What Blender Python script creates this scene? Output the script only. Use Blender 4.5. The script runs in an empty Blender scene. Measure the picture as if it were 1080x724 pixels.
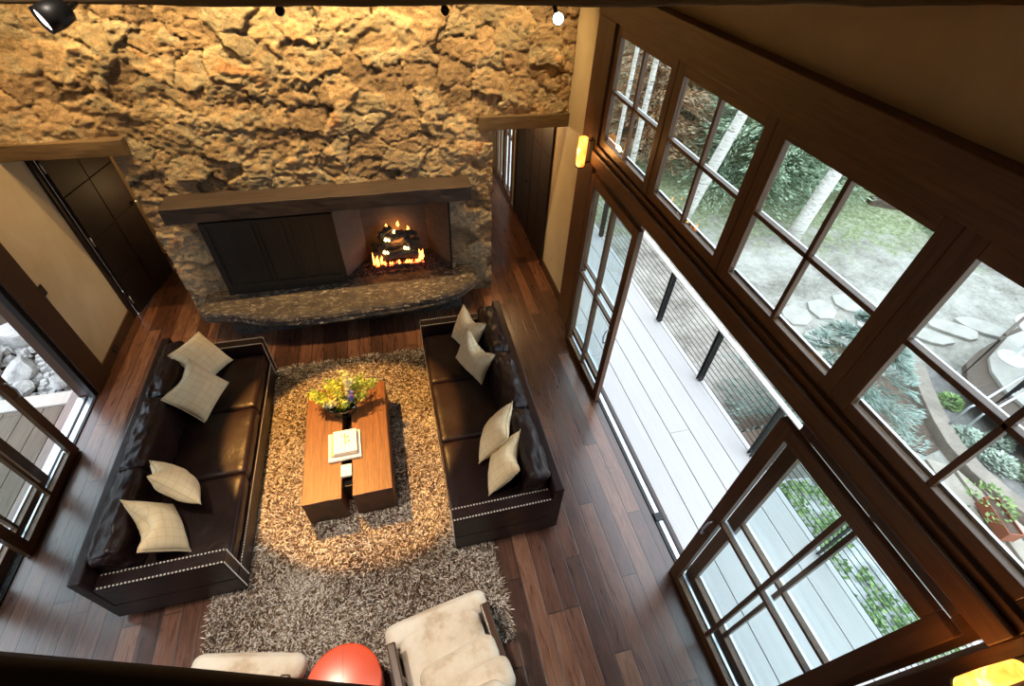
import bpy, bmesh, math, random
import numpy as np
from mathutils import Vector, Matrix
random.seed(7); rng = np.random.default_rng(7)
C = bpy.context.scene.collection
PI = math.pi
# ------------------------------------------------------------------ numpy noise
def _h(ix, iy, s=0):
    n = (ix.astype(np.int64) * 374761393 + iy.astype(np.int64) * 668265263 + s * 1442695041) & 0xffffffff
    n = ((n ^ (n >> 13)) * 1274126177) & 0xffffffff
    n = ((n ^ (n >> 16)) * 2246822519) & 0xffffffff
    return ((n ^ (n >> 15)) & 0xffffff) / float(0xffffff)
def vnoise(x, y, s=0):
    ix = np.floor(x); iy = np.floor(y); fx = x - ix; fy = y - iy
    fx = fx * fx * (3 - 2 * fx); fy = fy * fy * (3 - 2 * fy)
    a = _h(ix, iy, s); b = _h(ix + 1, iy, s); c = _h(ix, iy + 1, s); d = _h(ix + 1, iy + 1, s)
    return (a * (1 - fx) + b * fx) * (1 - fy) + (c * (1 - fx) + d * fx) * fy
def fbm(x, y, o=4, s=0):
    r = 0; a = 1; t = 0
    for i in range(o):
        r = r + a * vnoise(x * 2 ** i, y * 2 ** i, s + i); t += a; a *= .5
    return r / t
def voro(x, y, s=0, jit=.9):
    ix = np.floor(x); iy = np.floor(y)
    F1 = np.full(x.shape, 9.); F2 = np.full(x.shape, 9.); ID = np.zeros(x.shape); PX = np.zeros(x.shape); PY = np.zeros(x.shape)
    for dx in (-1, 0, 1):
        for dy in (-1, 0, 1):
            cx = ix + dx; cy = iy + dy
            px = cx + .5 + jit * (_h(cx, cy, s) - .5); py = cy + .5 + jit * (_h(cx, cy, s + 9) - .5)
            ddx = x - px; ddy = y - py
            d = np.sqrt(ddx ** 2 + ddy ** 2)
            n = d < F1
            F2 = np.where(n, F1, np.minimum(F2, d)); ID = np.where(n, _h(cx, cy, s + 5), ID)
            PX = np.where(n, ddx, PX); PY = np.where(n, ddy, PY); F1 = np.where(n, d, F1)
    return F1, F2, ID, PX, PY
# ------------------------------------------------------------------ materials
class NT:
    def __init__(s, name):
        s.m = bpy.data.materials.new(name); s.m.use_nodes = True; s.t = s.m.node_tree; s.t.nodes.clear()
        s.out = s.n('ShaderNodeOutputMaterial')
    def n(s, typ, **k):
        nd = s.t.nodes.new(typ)
        for a, b in k.items():
            if a.startswith('i_'):
                key = a[2:]
                key = int(key) if key.isdigit() else key.replace('_', ' ')
                s.put(nd.inputs[key], b)
            else: setattr(nd, a, b)
        return nd
    def put(s, sock, v):
        if isinstance(v, bpy.types.NodeSocket): s.t.links.new(v, sock)
        elif isinstance(v, bpy.types.Node): s.t.links.new(v.outputs[0], sock)
        else:
            if isinstance(v, tuple) and len(v) == 3 and sock.type == 'RGBA': v = (*v, 1)
            sock.default_value = v
    def coord(s, which='Object', sc=(1, 1, 1), rot=(0, 0, 0)):
        c = s.n('ShaderNodeTexCoord'); m = s.n('ShaderNodeMapping'); s.put(m.inputs[0], c.outputs[which])
        m.inputs['Scale'].default_value = sc; m.inputs['Rotation'].default_value = rot; return m.outputs[0]
    def math(s, op, a, b=0., c=0.):
        m = s.n('ShaderNodeMath', operation=op); s.put(m.inputs[0], a); s.put(m.inputs[1], b); s.put(m.inputs[2], c); return m.outputs[0]
    def noise(s, v, sc, d=4, r=.55, dist=0.):
        n = s.n('ShaderNodeTexNoise'); s.put(n.inputs['Vector'], v); n.inputs['Scale'].default_value = sc
        n.inputs['Detail'].default_value = d; n.inputs['Roughness'].default_value = r; n.inputs['Distortion'].default_value = dist; return n.outputs['Fac']
    def ramp(s, f, *st, interp='LINEAR'):
        r = s.n('ShaderNodeValToRGB'); s.put(r.inputs[0], f); cr = r.color_ramp; cr.interpolation = interp
        while len(cr.elements) < len(st): cr.elements.new(.5)
        for e, (p, c) in zip(cr.elements, st):
            e.position = p; e.color = (*c, 1) if isinstance(c, tuple) else (c, c, c, 1)
        return r.outputs[0]
    def mix(s, f, a, b, mode='MIX'):
        m = s.n('ShaderNodeMix', data_type='RGBA', blend_type=mode); s.put(m.inputs[0], f); s.put(m.inputs[6], a); s.put(m.inputs[7], b); return m.outputs[2]
    def bump(s, h, st=.3, d=.01):
        b = s.n('ShaderNodeBump'); s.put(b.inputs['Height'], h); b.inputs['Strength'].default_value = st; b.inputs['Distance'].default_value = d; return b.outputs[0]
    def bsdf(s, col, rough=.6, metal=0., nrm=None, **k):
        p = s.n('ShaderNodeBsdfPrincipled'); s.put(p.inputs['Base Color'], col); s.put(p.inputs['Roughness'], rough); p.inputs['Metallic'].default_value = metal
        if nrm is not None: s.put(p.inputs['Normal'], nrm)
        for a, b in k.items(): s.put(p.inputs[a.replace('_', ' ')], b)
        s.put(s.out.inputs[0], p); return s.m
def mat_plain(name, col, rough=.5, metal=0., **k):
    return NT(name).bsdf(col, rough, metal, **k)
def mat_wood(name, dark, light, axis='Y', rough=.45, sc=1., bump=.15):
    t = NT(name); s = {'X': (.9, 14, 14), 'Y': (14, .9, 14), 'Z': (14, 14, .9)}[axis]
    v = t.coord('Object', tuple(q * sc for q in s))
    a = t.noise(v, 1.6, 6, .6, 1.6); b = t.noise(v, 9, 3, .6)
    f = t.math('ADD', t.math('MULTIPLY', a, .75), t.math('MULTIPLY', b, .25))
    big = t.noise(t.coord('Object', (1, 1, 1)), 1.3, 2)
    c = t.ramp(f, (.3, dark), (.52, tuple((x + y) / 2 for x, y in zip(dark, light))), (.72, light))
    c = t.mix(t.math('MULTIPLY', big, .5), c, dark)
    return t.bsdf(c, rough, nrm=t.bump(f, bump, .004))
def mat_noise(name, cols, sc, rough=.8, bump=.3, bd=.02, v='Object', **k):
    t = NT(name); co = t.coord(v); f = t.noise(co, sc, 6, .62)
    st = [(.28 + .46 * i / (len(cols) - 1), c) for i, c in enumerate(cols)]
    return t.bsdf(t.ramp(f, *st), rough, nrm=t.bump(t.noise(co, sc * 2.2, 6, .65), bump, bd), **k)
M = {}
def floor_mat():
    t = NT('walnut_floor'); co = t.n('ShaderNodeTexCoord').outputs['Object']; sp = t.n('ShaderNodeSeparateXYZ'); t.put(sp.inputs[0], co)
    W = .152
    u = t.math('DIVIDE', t.math('ADD', sp.outputs[0], 10.), W); iu = t.math('FLOOR', u); fu = t.math('FRACT', u)
    w1 = t.n('ShaderNodeTexWhiteNoise', noise_dimensions='1D'); t.put(w1.inputs['W'], iu)
    v = t.math('DIVIDE', t.math('ADD', sp.outputs[1], t.math('MULTIPLY', w1.outputs[0], 9.)), 2.3); iv = t.math('FLOOR', v); fv = t.math('FRACT', v)
    cb = t.n('ShaderNodeCombineXYZ'); t.put(cb.inputs[0], iu); t.put(cb.inputs[1], iv)
    w2 = t.n('ShaderNodeTexWhiteNoise', noise_dimensions='2D'); t.put(w2.inputs['Vector'], cb)
    off = t.n('ShaderNodeCombineXYZ'); t.put(off.inputs[2], t.math('MULTIPLY', w2.outputs[0], 40.))
    ad = t.n('ShaderNodeVectorMath', operation='ADD'); t.put(ad.inputs[0], co); t.put(ad.inputs[1], off)
    mp = t.n('ShaderNodeMapping'); t.put(mp.inputs[0], ad.outputs[0]); mp.inputs['Scale'].default_value = (11, 1.1, 1)
    g = t.noise(mp.outputs[0], 2.2, 6, .62, 1.5)
    tone = t.math('ADD', t.math('ADD', t.math('MULTIPLY', w2.outputs[0], .34), .05), t.math('MULTIPLY', g, .72))
    c = t.ramp(tone, (.25, (.018, .008, .006)), (.5, (.066, .026, .016)), (.7, (.14, .058, .033)), (.95, (.26, .14, .085)))
    e = t.math('MINIMUM', t.math('MINIMUM', fu, t.math('SUBTRACT', 1., fu)), t.math('MULTIPLY', t.math('MINIMUM', fv, t.math('SUBTRACT', 1., fv)), 13.))
    ed = t.math('SMOOTH_MIN', t.math('MULTIPLY', e, 22.), 1., .2)
    c = t.mix(ed, (.008, .004, .003), c)
    r = t.math('ADD', .20, t.math('MULTIPLY', g, .20))
    hh = t.math('ADD', t.math('MULTIPLY', ed, 1.), t.math('MULTIPLY', t.noise(mp.outputs[0], 5, 4), .5))
    return t.bsdf(c, r, nrm=t.bump(hh, .35, .003), Coat_Weight=.5, Coat_Roughness=.22)
M['floor'] = floor_mat()
M['trim_y'] = mat_wood('walnut_trim_long', (.070, .030, .012), (.22, .105, .042), 'Y', .4)
M['trim_z'] = mat_wood('walnut_trim_upright', (.062, .026, .011), (.19, .088, .036), 'Z', .4)
M['left_trim'] = mat_wood('dark_walnut_trim', (.028, .014, .009), (.085, .042, .026), 'Z', .45)
M['dark_z'] = mat_wood('dark_door_wood', (.008, .0038, .0026), (.026, .0095, .0055), 'Z', .6)
M['base'] = mat_wood('baseboard_wood', (.03, .014, .008), (.085, .04, .02), 'Y', .4)
M['lintel'] = mat_wood('hewn_oak', (.055, .034, .016), (.15, .095, .046), 'X', .75, 1, .5)
M['mantel'] = mat_wood('hewn_mantel_oak', (.016, .010, .010), (.062, .037, .027), 'X', .6, 1, .4)
M['beam'] = mat_wood('rough_beam', (.10, .065, .03), (.30, .20, .10), 'X', .9, 1, .8)
M['table'] = mat_wood('coffee_table_timber', (.055, .013, .003), (.31, .105, .026), 'Y', .45, 1.3, .6)
M['armwood'] = mat_wood('chair_arm_wood', (.035, .014, .007), (.11, .045, .02), 'Y', .3)
M['deckwood'] = mat_wood('weathered_deck', (.47, .455, .455), (.56, .545, .54), 'Y', .8)
M['palewood'] = mat_wood('pale_edging_wood', (.44, .38, .34), (.58, .52, .47), 'Y', .8)
M['brown_deck'] = mat_wood('brown_deck_wood', (.10, .07, .05), (.22, .16, .12), 'Y', .8)
def plaster(name, a, b):
    t = NT(name); co = t.coord(); f = t.noise(co, 1.4, 6, .6, .6)
    return t.bsdf(t.ramp(f, (.3, a), (.7, b)), .7, nrm=t.bump(t.noise(co, 5, 6, .6), .25, .02))
M['plaster'] = plaster('ochre_plaster', (.46, .36, .23), (.58, .48, .33))
M['ceil'] = mat_plain('ceiling_wood', (.12, .08, .05), .7)
def leather():
    t = NT('dark_brown_leather'); co = t.coord()
    f = t.noise(co, 4, 4, .5); w = t.noise(co, 9, 5, .6, 1.2)
    vr = t.n('ShaderNodeTexVoronoi'); t.put(vr.inputs['Vector'], co); vr.inputs['Scale'].default_value = 220
    hh = t.math('ADD', w, t.math('MULTIPLY', vr.outputs[0], .12))
    return t.bsdf(t.ramp(f, (.3, (.0095, .0042, .0046)), (.7, (.020, .0092, .0092))), t.math('ADD', .26, t.math('MULTIPLY', w, .16)), nrm=t.bump(hh, .32, .012), Specular_IOR_Level=.32)
M['leather'] = leather()
def plaid():
    t = NT('cream_plaid_cloth'); co = t.n('ShaderNodeTexCoord').outputs['Object']; sp = t.n('ShaderNodeSeparateXYZ'); t.put(sp.inputs[0], co)
    ln = []
    for i, (o, per) in enumerate(((.02, .07), (.05, .07))):
        f = t.math('FRACT', t.math('DIVIDE', t.math('ADD', sp.outputs[i], 5 + o), per))
        ln.append(t.math('LESS_THAN', t.math('ABSOLUTE', t.math('SUBTRACT', f, .5)), .022))
    m = t.math('MULTIPLY', t.math('MAXIMUM', ln[0], ln[1]), .5)
    wv = t.noise(co, 260, 2); base = t.ramp(t.noise(co, 6, 3), (.3, (.70, .55, .33)), (.7, (.80, .65, .42)))
    return t.bsdf(t.mix(m, base, (.34, .23, .13)), .85, nrm=t.bump(wv, .3, .002))
M['plaid'] = plaid()
M['piping'] = mat_plain('cream_piping', (.62, .5, .33), .8)
def shag():
    t = NT('shag_pile'); a = t.n('ShaderNodeAttribute', attribute_name='tone').outputs['Fac']
    return t.bsdf(t.ramp(a, (.05, (.05, .028, .018)), (.38, (.21, .125, .075)), (.62, (.42, .30, .21)), (.85, (.90, .85, .78))), .6)
M['shag'] = shag()
M['rugbase'] = mat_noise('rug_backing', [(.10, .07, .05), (.2, .15, .1)], 60)
def stonemat():
    t = NT('rough_fieldstone'); co = t.coord(); a = t.n('ShaderNodeAttribute', attribute_name='tone').outputs['Fac']; cr = t.n('ShaderNodeAttribute', attribute_name='crack').outputs['Fac']
    n1 = t.noise(co, 3.5, 6, .62, .5); n2 = t.noise(co, 22, 6, .7, .4)
    f = t.math('ADD', t.math('MULTIPLY', a, .50), t.math('ADD', t.math('MULTIPLY', n1, .30), t.math('MULTIPLY', n2, .32)))
    c = t.ramp(f, (.30, (.15, .10, .06)), (.44, (.28, .19, .11)), (.54, (.42, .29, .165)), (.62, (.31, .265, .185)), (.70, (.52, .38, .23)), (.82, (.47, .25, .12)))
    sp_ = t.ramp(t.noise(t.coord('Object', (1, 1, 1.5)), 34, 8, .85, .6), (.36, .42), (.5, 1.), (.64, 1.35))
    c = t.mix(.85, c, sp_, 'MULTIPLY'); c = t.mix(t.math('MULTIPLY', cr, .85), c, (.05, .034, .02))
    hh = t.math('ADD', t.noise(co, 11, 10, .78, .8), t.math('MULTIPLY', t.noise(co, 60, 5, .7), .3))
    return t.bsdf(c, .85, nrm=t.bump(hh, 1., .035))
M['stone'] = stonemat()
def hearthmat():
    t = NT('hearth_stone'); co = t.coord(); n = t.noise(co, 6, 7, .68, .4); f = t.noise(t.coord('Object', (9, 26, 12), (0, 0, .35)), 1.6, 3, .5, .8); big = t.noise(co, 2.6, 3)
    c = t.ramp(n, (.34, (.025, .017, .013)), (.5, (.06, .04, .03)), (.62, (.10, .075, .05)), (.74, (.08, .075, .042)))
    fl = t.math('MULTIPLY', t.ramp(f, (.57, 0.), (.63, 1.)), t.ramp(big, (.40, .35), (.6, 1.)))
    return t.bsdf(t.mix(fl, c, (.40, .33, .25)), .6, nrm=t.bump(t.math('ADD', n, t.math('MULTIPLY', f, .4)), 1., .04))
M['hearth'] = hearthmat()
M['firebrick'] = mat_noise('fire_brick', [(.14, .095, .075), (.27, .19, .15)], 9, .85, .4, .01)
M['black'] = mat_plain('black_iron', (.012, .011, .011), .45, .3)
M['screen'] = mat_wood('bronze_screen', (.012, .009, .007), (.030, .023, .018), 'Z', .4)
M['silver'] = mat_plain('brushed_aluminium', (.62, .66, .72), .3, .9)
M['white'] = mat_plain('white_enamel', (.85, .86, .88), .4)
M['lava'] = mat_noise('lava_gravel', [(.01, .01, .012), (.05, .05, .055)], 40, .7, .9, .03)
M['char'] = mat_noise('charred_log', [(.012, .010, .010), (.09, .08, .075)], 18, .9, .9, .03)
def emis(name, col, st, base=None):
    t = NT(name); return t.bsdf(base or col, .6, Emission_Color=col, Emission_Strength=st)
M['flame'] = emis('flame', (1., .30, .045), 9)
M['flame_core'] = emis('flame_core', (1., .62, .18), 16)
M['ember'] = emis('ember', (1., .13, .03), 3)
M['lens'] = emis('spot_lens', (1., .93, .8), 12)
def glass():
    t = NT('window_glass'); tr = t.n('ShaderNodeBsdfTransparent', i_Color=(.93, .97, .97)); gl = t.n('ShaderNodeBsdfGlossy', i_Roughness=.0, i_Color=(1., 1., 1.))
    fr = t.n('ShaderNodeFresnel', i_IOR=1.4); ge = t.n('ShaderNodeNewGeometry'); mx = t.n('ShaderNodeMixShader', i_0=t.math('MULTIPLY', fr.outputs[0], t.math('SUBTRACT', 1., ge.outputs['Backfacing']))); t.put(mx.inputs[1], tr); t.put(mx.inputs[2], gl); t.put(t.out.inputs[0], mx); return t.m
M['glass'] = glass()
def vase():
    t = NT('vase_glass'); tr = t.n('ShaderNodeBsdfTransparent', i_Color=(.72, .83, .78)); gl = t.n('ShaderNodeBsdfGlossy', i_Roughness=.03)
    mx = t.n('ShaderNodeMixShader', i_0=.22); t.put(mx.inputs[1], tr); t.put(mx.inputs[2], gl); t.put(t.out.inputs[0], mx); return t.m
M['vase'] = vase()
def amber():
    t = NT('amber_alabaster'); co = t.coord(); f = t.noise(co, 14, 4, .6, .8)
    c = t.ramp(f, (.3, (1., .20, .02)), (.55, (1., .42, .06)), (.75, (1., .75, .3)))
    return t.bsdf(c, .3, Emission_Color=c, Emission_Strength=2.6)
M['amber'] = amber()
M['cowhide'] = mat_noise('cowhide', [(.42, .27, .15), (.66, .56, .44), (.74, .67, .57), (.78, .72, .63)], 3.2, .75, .5, .01)
M['red'] = mat_plain('red_lacquer', (.75, .085, .03), .25)
M['red_seam'] = mat_plain('red_seam', (.25, .02, .01), .5)
M['paper'] = mat_plain('cream_paper', (.80, .76, .68), .6)
M['cover'] = mat_plain('book_cover_white', (.80, .78, .74), .4)
M['cover_tan'] = mat_plain('book_cover_tan', (.55, .36, .2), .5)
M['print'] = mat_plain('cover_print', (.45, .28, .2), .6)
M['leaf_y'] = mat_noise('yellow_green_petals', [(.50, .58, .06), (.80, .78, .10), (.9, .85, .3)], 30, .6, .1)
M['leaf_g'] = mat_noise('bright_green_leaf', [(.20, .36, .05), (.42, .56, .10)], 30, .6, .1)
M['petal_w'] = mat_plain('cream_petal', (.82, .78, .5), .6)
M['petal_b'] = mat_plain('blue_petal', (.16, .14, .55), .6)
M['petal_lb'] = mat_plain('pale_blue_petal', (.55, .62, .75), .6)
M['gravelbank'] = mat_noise('boulder_stone', [(.16, .155, .15), (.42, .415, .41), (.60, .59, .58)], 3.5, .9, .8, .06)
M['pave'] = mat_noise('pale_flagstone', [(.30, .28, .25), (.44, .42, .38)], 3, .9, .4, .02)
M['path'] = mat_noise('stair_stone', [(.17, .14, .115), (.33, .28, .23)], 3, .9, .5, .02)
M['soil'] = mat_noise('brown_soil', [(.06, .042, .03), (.14, .10, .075)], 9, .95, .6, .03)
M['bedsoil'] = mat_noise('grey_bed_soil', [(.12, .11, .105), (.24, .225, .21)], 9, .95, .6, .03)
M['tread'] = mat_noise('stair_tread_stone', [(.26, .22, .18), (.42, .37, .31)], 3, .9, .4, .02)
M['footdeck'] = mat_wood('dark_footbridge_wood', (.07, .05, .038), (.15, .11, .085), 'X', .8)
M['terracotta'] = mat_plain('terracotta', (.28, .09, .045), .7)
M['birch'] = None
def birch():
    t = NT('birch_bark'); v = t.coord('Object', (3, 3, 16)); f = t.noise(v, 2.2, 5, .6)
    return t.bsdf(t.ramp(f, (.34, (.10, .085, .07)), (.42, (.55, .52, .47)), (.7, (.78, .76, .72))), .8)
M['birch'] = birch()
M['bark'] = mat_noise('pine_bark', [(.05, .035, .025), (.16, .11, .08)], 12, .95, .8, .03)
M['rust_bark'] = mat_noise('rusty_brush', [(.10, .05, .03), (.30, .17, .10)], 6, .95, .5)
def leafmat(name, cols):
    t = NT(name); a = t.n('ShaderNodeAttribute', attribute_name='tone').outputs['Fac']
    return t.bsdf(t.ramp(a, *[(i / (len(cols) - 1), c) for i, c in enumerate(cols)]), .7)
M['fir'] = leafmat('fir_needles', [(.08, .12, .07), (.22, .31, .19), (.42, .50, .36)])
M['rust'] = leafmat('rusty_needles', [(.30, .14, .06), (.42, .24, .13), (.30, .30, .2)])
M['fir_mix'] = leafmat('dry_fir_needles', [(.26, .17, .10), (.30, .34, .21), (.48, .54, .40)])
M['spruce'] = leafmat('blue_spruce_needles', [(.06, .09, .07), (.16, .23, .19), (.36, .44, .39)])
M['shrub'] = leafmat('shrub_leaves', [(.08, .16, .04), (.2, .32, .1), (.36, .48, .2)])
M['sage'] = leafmat('silver_leaves', [(.18, .24, .17), (.36, .43, .34), (.52, .58, .50)])
M['ivy'] = leafmat('ivy_leaves', [(.04, .09, .02), (.12, .22, .05), (.28, .38, .14)])
M['purple'] = leafmat('purple_flowers', [(.14, .09, .28), (.10, .16, .08), (.24, .15, .42)])
def ground():
    t = NT('gravel_and_grass'); co = t.coord(); sp = t.n('ShaderNodeSeparateXYZ'); t.put(sp.inputs[0], co)
    g = t.noise(co, 11, 9, .86); g2 = t.noise(co, 1.1, 5, .6); gr = t.noise(co, 9, 9, .85)
    gravel = t.ramp(t.math('ADD', t.math('MULTIPLY', g, .5), t.math('MULTIPLY', g2, .5)), (.40, (.15, .135, .11)), (.5, (.30, .28, .245)), (.60, (.44, .42, .375)))
    grass = t.ramp(gr, (.38, (.11, .11, .06)), (.5, (.20, .24, .11)), (.6, (.40, .40, .30)))
    dist = t.math('SUBTRACT', t.math('ADD', sp.outputs[1], t.math('MULTIPLY', sp.outputs[0], .37)), 9.9)
    mk = t.math('ADD', t.math('MULTIPLY', dist, .8), t.math('MULTIPLY', t.math('SUBTRACT', t.noise(co, 2.6, 8, .75), .5), 5.5))
    mk = t.n('ShaderNodeClamp', i_Value=mk).outputs[0]
    return t.bsdf(t.mix(mk, gravel, grass), .95, nrm=t.bump(gr, .6, .03))
M['ground'] = ground()
# ------------------------------------------------------------------ mesh builders
def tag(o, label=None, cat=None, group=None, kind=None):
    if label: o['label'] = label
    if cat: o['category'] = cat
    if group: o['group'] = group
    if kind: o['kind'] = kind
    return o
def empty(name, label, cat, loc=(0, 0, 0), rz=0., group=None):
    o = bpy.data.objects.new(name, None); C.objects.link(o); o.location = loc; o.rotation_euler = (0, 0, rz)
    o.empty_display_size = .1
    return tag(o, label, cat, group)
def link(name, me, mat, parent=None, smooth=False, bevel=0., seg=2):
    o = bpy.data.objects.new(name, me); C.objects.link(o)
    if mat is not None: me.materials.append(M[mat] if isinstance(mat, str) else mat)
    if parent is not None: o.parent = parent
    if smooth:
        me.polygons.foreach_set('use_smooth', [True] * len(me.polygons))
    if bevel:
        b = o.modifiers.new('b', 'BEVEL'); b.width = bevel; b.segments = seg; b.limit_method = 'ANGLE'; b.angle_limit = .6
    return o
class MB:
    def __init__(s): s.v = []; s.f = []
    def add(s, vs, fs):
        n = len(s.v); s.v += [tuple(v) for v in vs]; s.f += [tuple(i + n for i in f) for f in fs]; return s
    def box(s, x0, x1, y0, y1, z0, z1):
        v = [(x, y, z) for z in (z0, z1) for y in (y0, y1) for x in (x0, x1)]
        return s.add(v, [(0, 2, 3, 1), (4, 5, 7, 6), (0, 1, 5, 4), (2, 6, 7, 3), (0, 4, 6, 2), (1, 3, 7, 5)])
    def prism(s, pts, z0, z1):
        n = len(pts); v = [(x, y, z0) for x, y in pts] + [(x, y, z1) for x, y in pts]
        return s.add(v, [tuple(range(n))[::-1], tuple(range(n, 2 * n))] + [(i, (i + 1) % n, n + (i + 1) % n, n + i) for i in range(n)])
    def tube(s, pts, r, n=8, cap=True):
        pts = [Vector(p) for p in pts]; rs = r if isinstance(r, (list, tuple)) else [r] * len(pts)
        vs = []; prev = None
        for i, p in enumerate(pts):
            d = (pts[min(i + 1, len(pts) - 1)] - pts[max(i - 1, 0)])
            d = d.normalized() if d.length > 1e-9 else Vector((0, 0, 1))
            if prev is None: a = d.orthogonal().normalized()
            else:
                a = prev - d * prev.dot(d); a = a.normalized() if a.length > 1e-6 else d.orthogonal().normalized()
            prev = a; b = d.cross(a)
            for k in range(n):
                t = 2 * PI * k / n; vs.append(p + (a * math.cos(t) + b * math.sin(t)) * rs[i])
        fs = [(i * n + k, i * n + (k + 1) % n, (i + 1) * n + (k + 1) % n, (i + 1) * n + k) for i in range(len(pts) - 1) for k in range(n)]
        if cap: fs += [tuple(range(n))[::-1], tuple((len(pts) - 1) * n + k for k in range(n))]
        return s.add(vs, fs)
    def lathe(s, prof, n=24, c=(0, 0, 0)):
        vs = [(c[0] + r * math.cos(2 * PI * k / n), c[1] + r * math.sin(2 * PI * k / n), c[2] + z) for r, z in prof for k in range(n)]
        fs = [(i * n + k, i * n + (k + 1) % n, (i + 1) * n + (k + 1) % n, (i + 1) * n + k) for i in range(len(prof) - 1) for k in range(n)]
        fs += [tuple(range(n))[::-1], tuple((len(prof) - 1) * n + k for k in range(n))]
        return s.add(vs, fs)
    def mesh(s, name):
        me = bpy.data.meshes.new(name); me.from_pydata(s.v, [], s.f); me.update(); return me
    def build(s, name, mat, parent=None, smooth=False, bevel=0., seg=2): return link(name, s.mesh(name), mat, parent, smooth, bevel, seg)
def box(name, mat, x0, x1, y0, y1, z0, z1, parent=None, bevel=0.): return MB().box(x0, x1, y0, y1, z0, z1).build(name, mat, parent, bevel=bevel)
def struct(name, mat, *b, bevel=0.):
    o = box(name, mat, *b, bevel=bevel); o['kind'] = 'structure'; return o
def quads_mesh(name, V, n_per, tone=None):
    """V: (N, n_per, 3) separate polygons"""
    N = len(V); me = bpy.data.meshes.new(name); me.vertices.add(N * n_per); me.vertices.foreach_set('co', V.reshape(-1).astype(np.float32))
    me.loops.add(N * n_per); me.loops.foreach_set('vertex_index', np.arange(N * n_per, dtype=np.int32))
    me.polygons.add(N); me.polygons.foreach_set('loop_start', np.arange(0, N * n_per, n_per, dtype=np.int32))
    me.update(calc_edges=True)
    if tone is not None:
        a = me.attributes.new('tone', 'FLOAT', 'POINT'); a.data.foreach_set('value', np.repeat(tone, n_per).astype(np.float32))
    return me
# ------------------------------------------------------------------ the room
H = 4.6
XR = 2.22; XL = -3.74; YB = 5.70; ZC = 5.6; YN = -2.6
struct('floor', 'floor', XL - .3, XR + .0, YN, 10.2, -.12, 0)
struct('ceiling', 'ceil', XL - .3, XR + .3, YN, 10.2, ZC, ZC + .1)
struct('wall_near', 'plaster', XL - .3, XR + .3, YN - .1, YN, 0, ZC)
struct('wall_right', 'plaster', XR, XR + .2, YN, -.42, 0, ZC)
wr = MB().box(XR, XR + .2, 4.99, 6.2, 0, 3.93).box(XR + .001, XR + .04, 4.62, 5.0, 0, 3.93).box(XR + .001, XR + .2, -.42, 6.2, 3.88, ZC).box(XR, XR + .04, -.42, -.04, 0, 3.93).box(XR, XR + .2, 6.2, 10.2, 2.35, ZC).box(XR, XR + .2, 8.02, 8.22, 0, 2.35).box(XR, XR + .2, 9.6, 10.2, 0, 2.35)
wr.build('wall_right_far', 'plaster')['kind'] = 'structure'
struct('wall_far_hall', 'plaster', XL - .3, XR + .3, 10.2, 10.3, 0, ZC)
wl = MB().box(XL - .2, XL, 4.92, 6.12, 0, 2.55).box(XL - .2, XL, YN, 6.12, 2.55, ZC).box(XL - .2, XL, YN, .3, 0, 2.55).box(XL - .2, XL, 6.12, 10.2, 2.35, ZC).box(XL - .2, XL, 7.1, 10.2, 0, 2.35)
wl.build('wall_left', 'plaster')['kind'] = 'structure'
struct('wall_hall_partition', 'plaster', -2.75, -2.65, 6.25, 10.2, 0, ZC)
struct('wall_hall_left', 'plaster', 1.1, 1.2, 6.25, 10.2, 0, ZC)
struct('wall_alcove', 'plaster', XL, -2.75, 7.6, 7.7, 0, ZC)
struct('floor_loft', 'base', XL, XR, YN, -.1, 2.85, 3.05)
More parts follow.
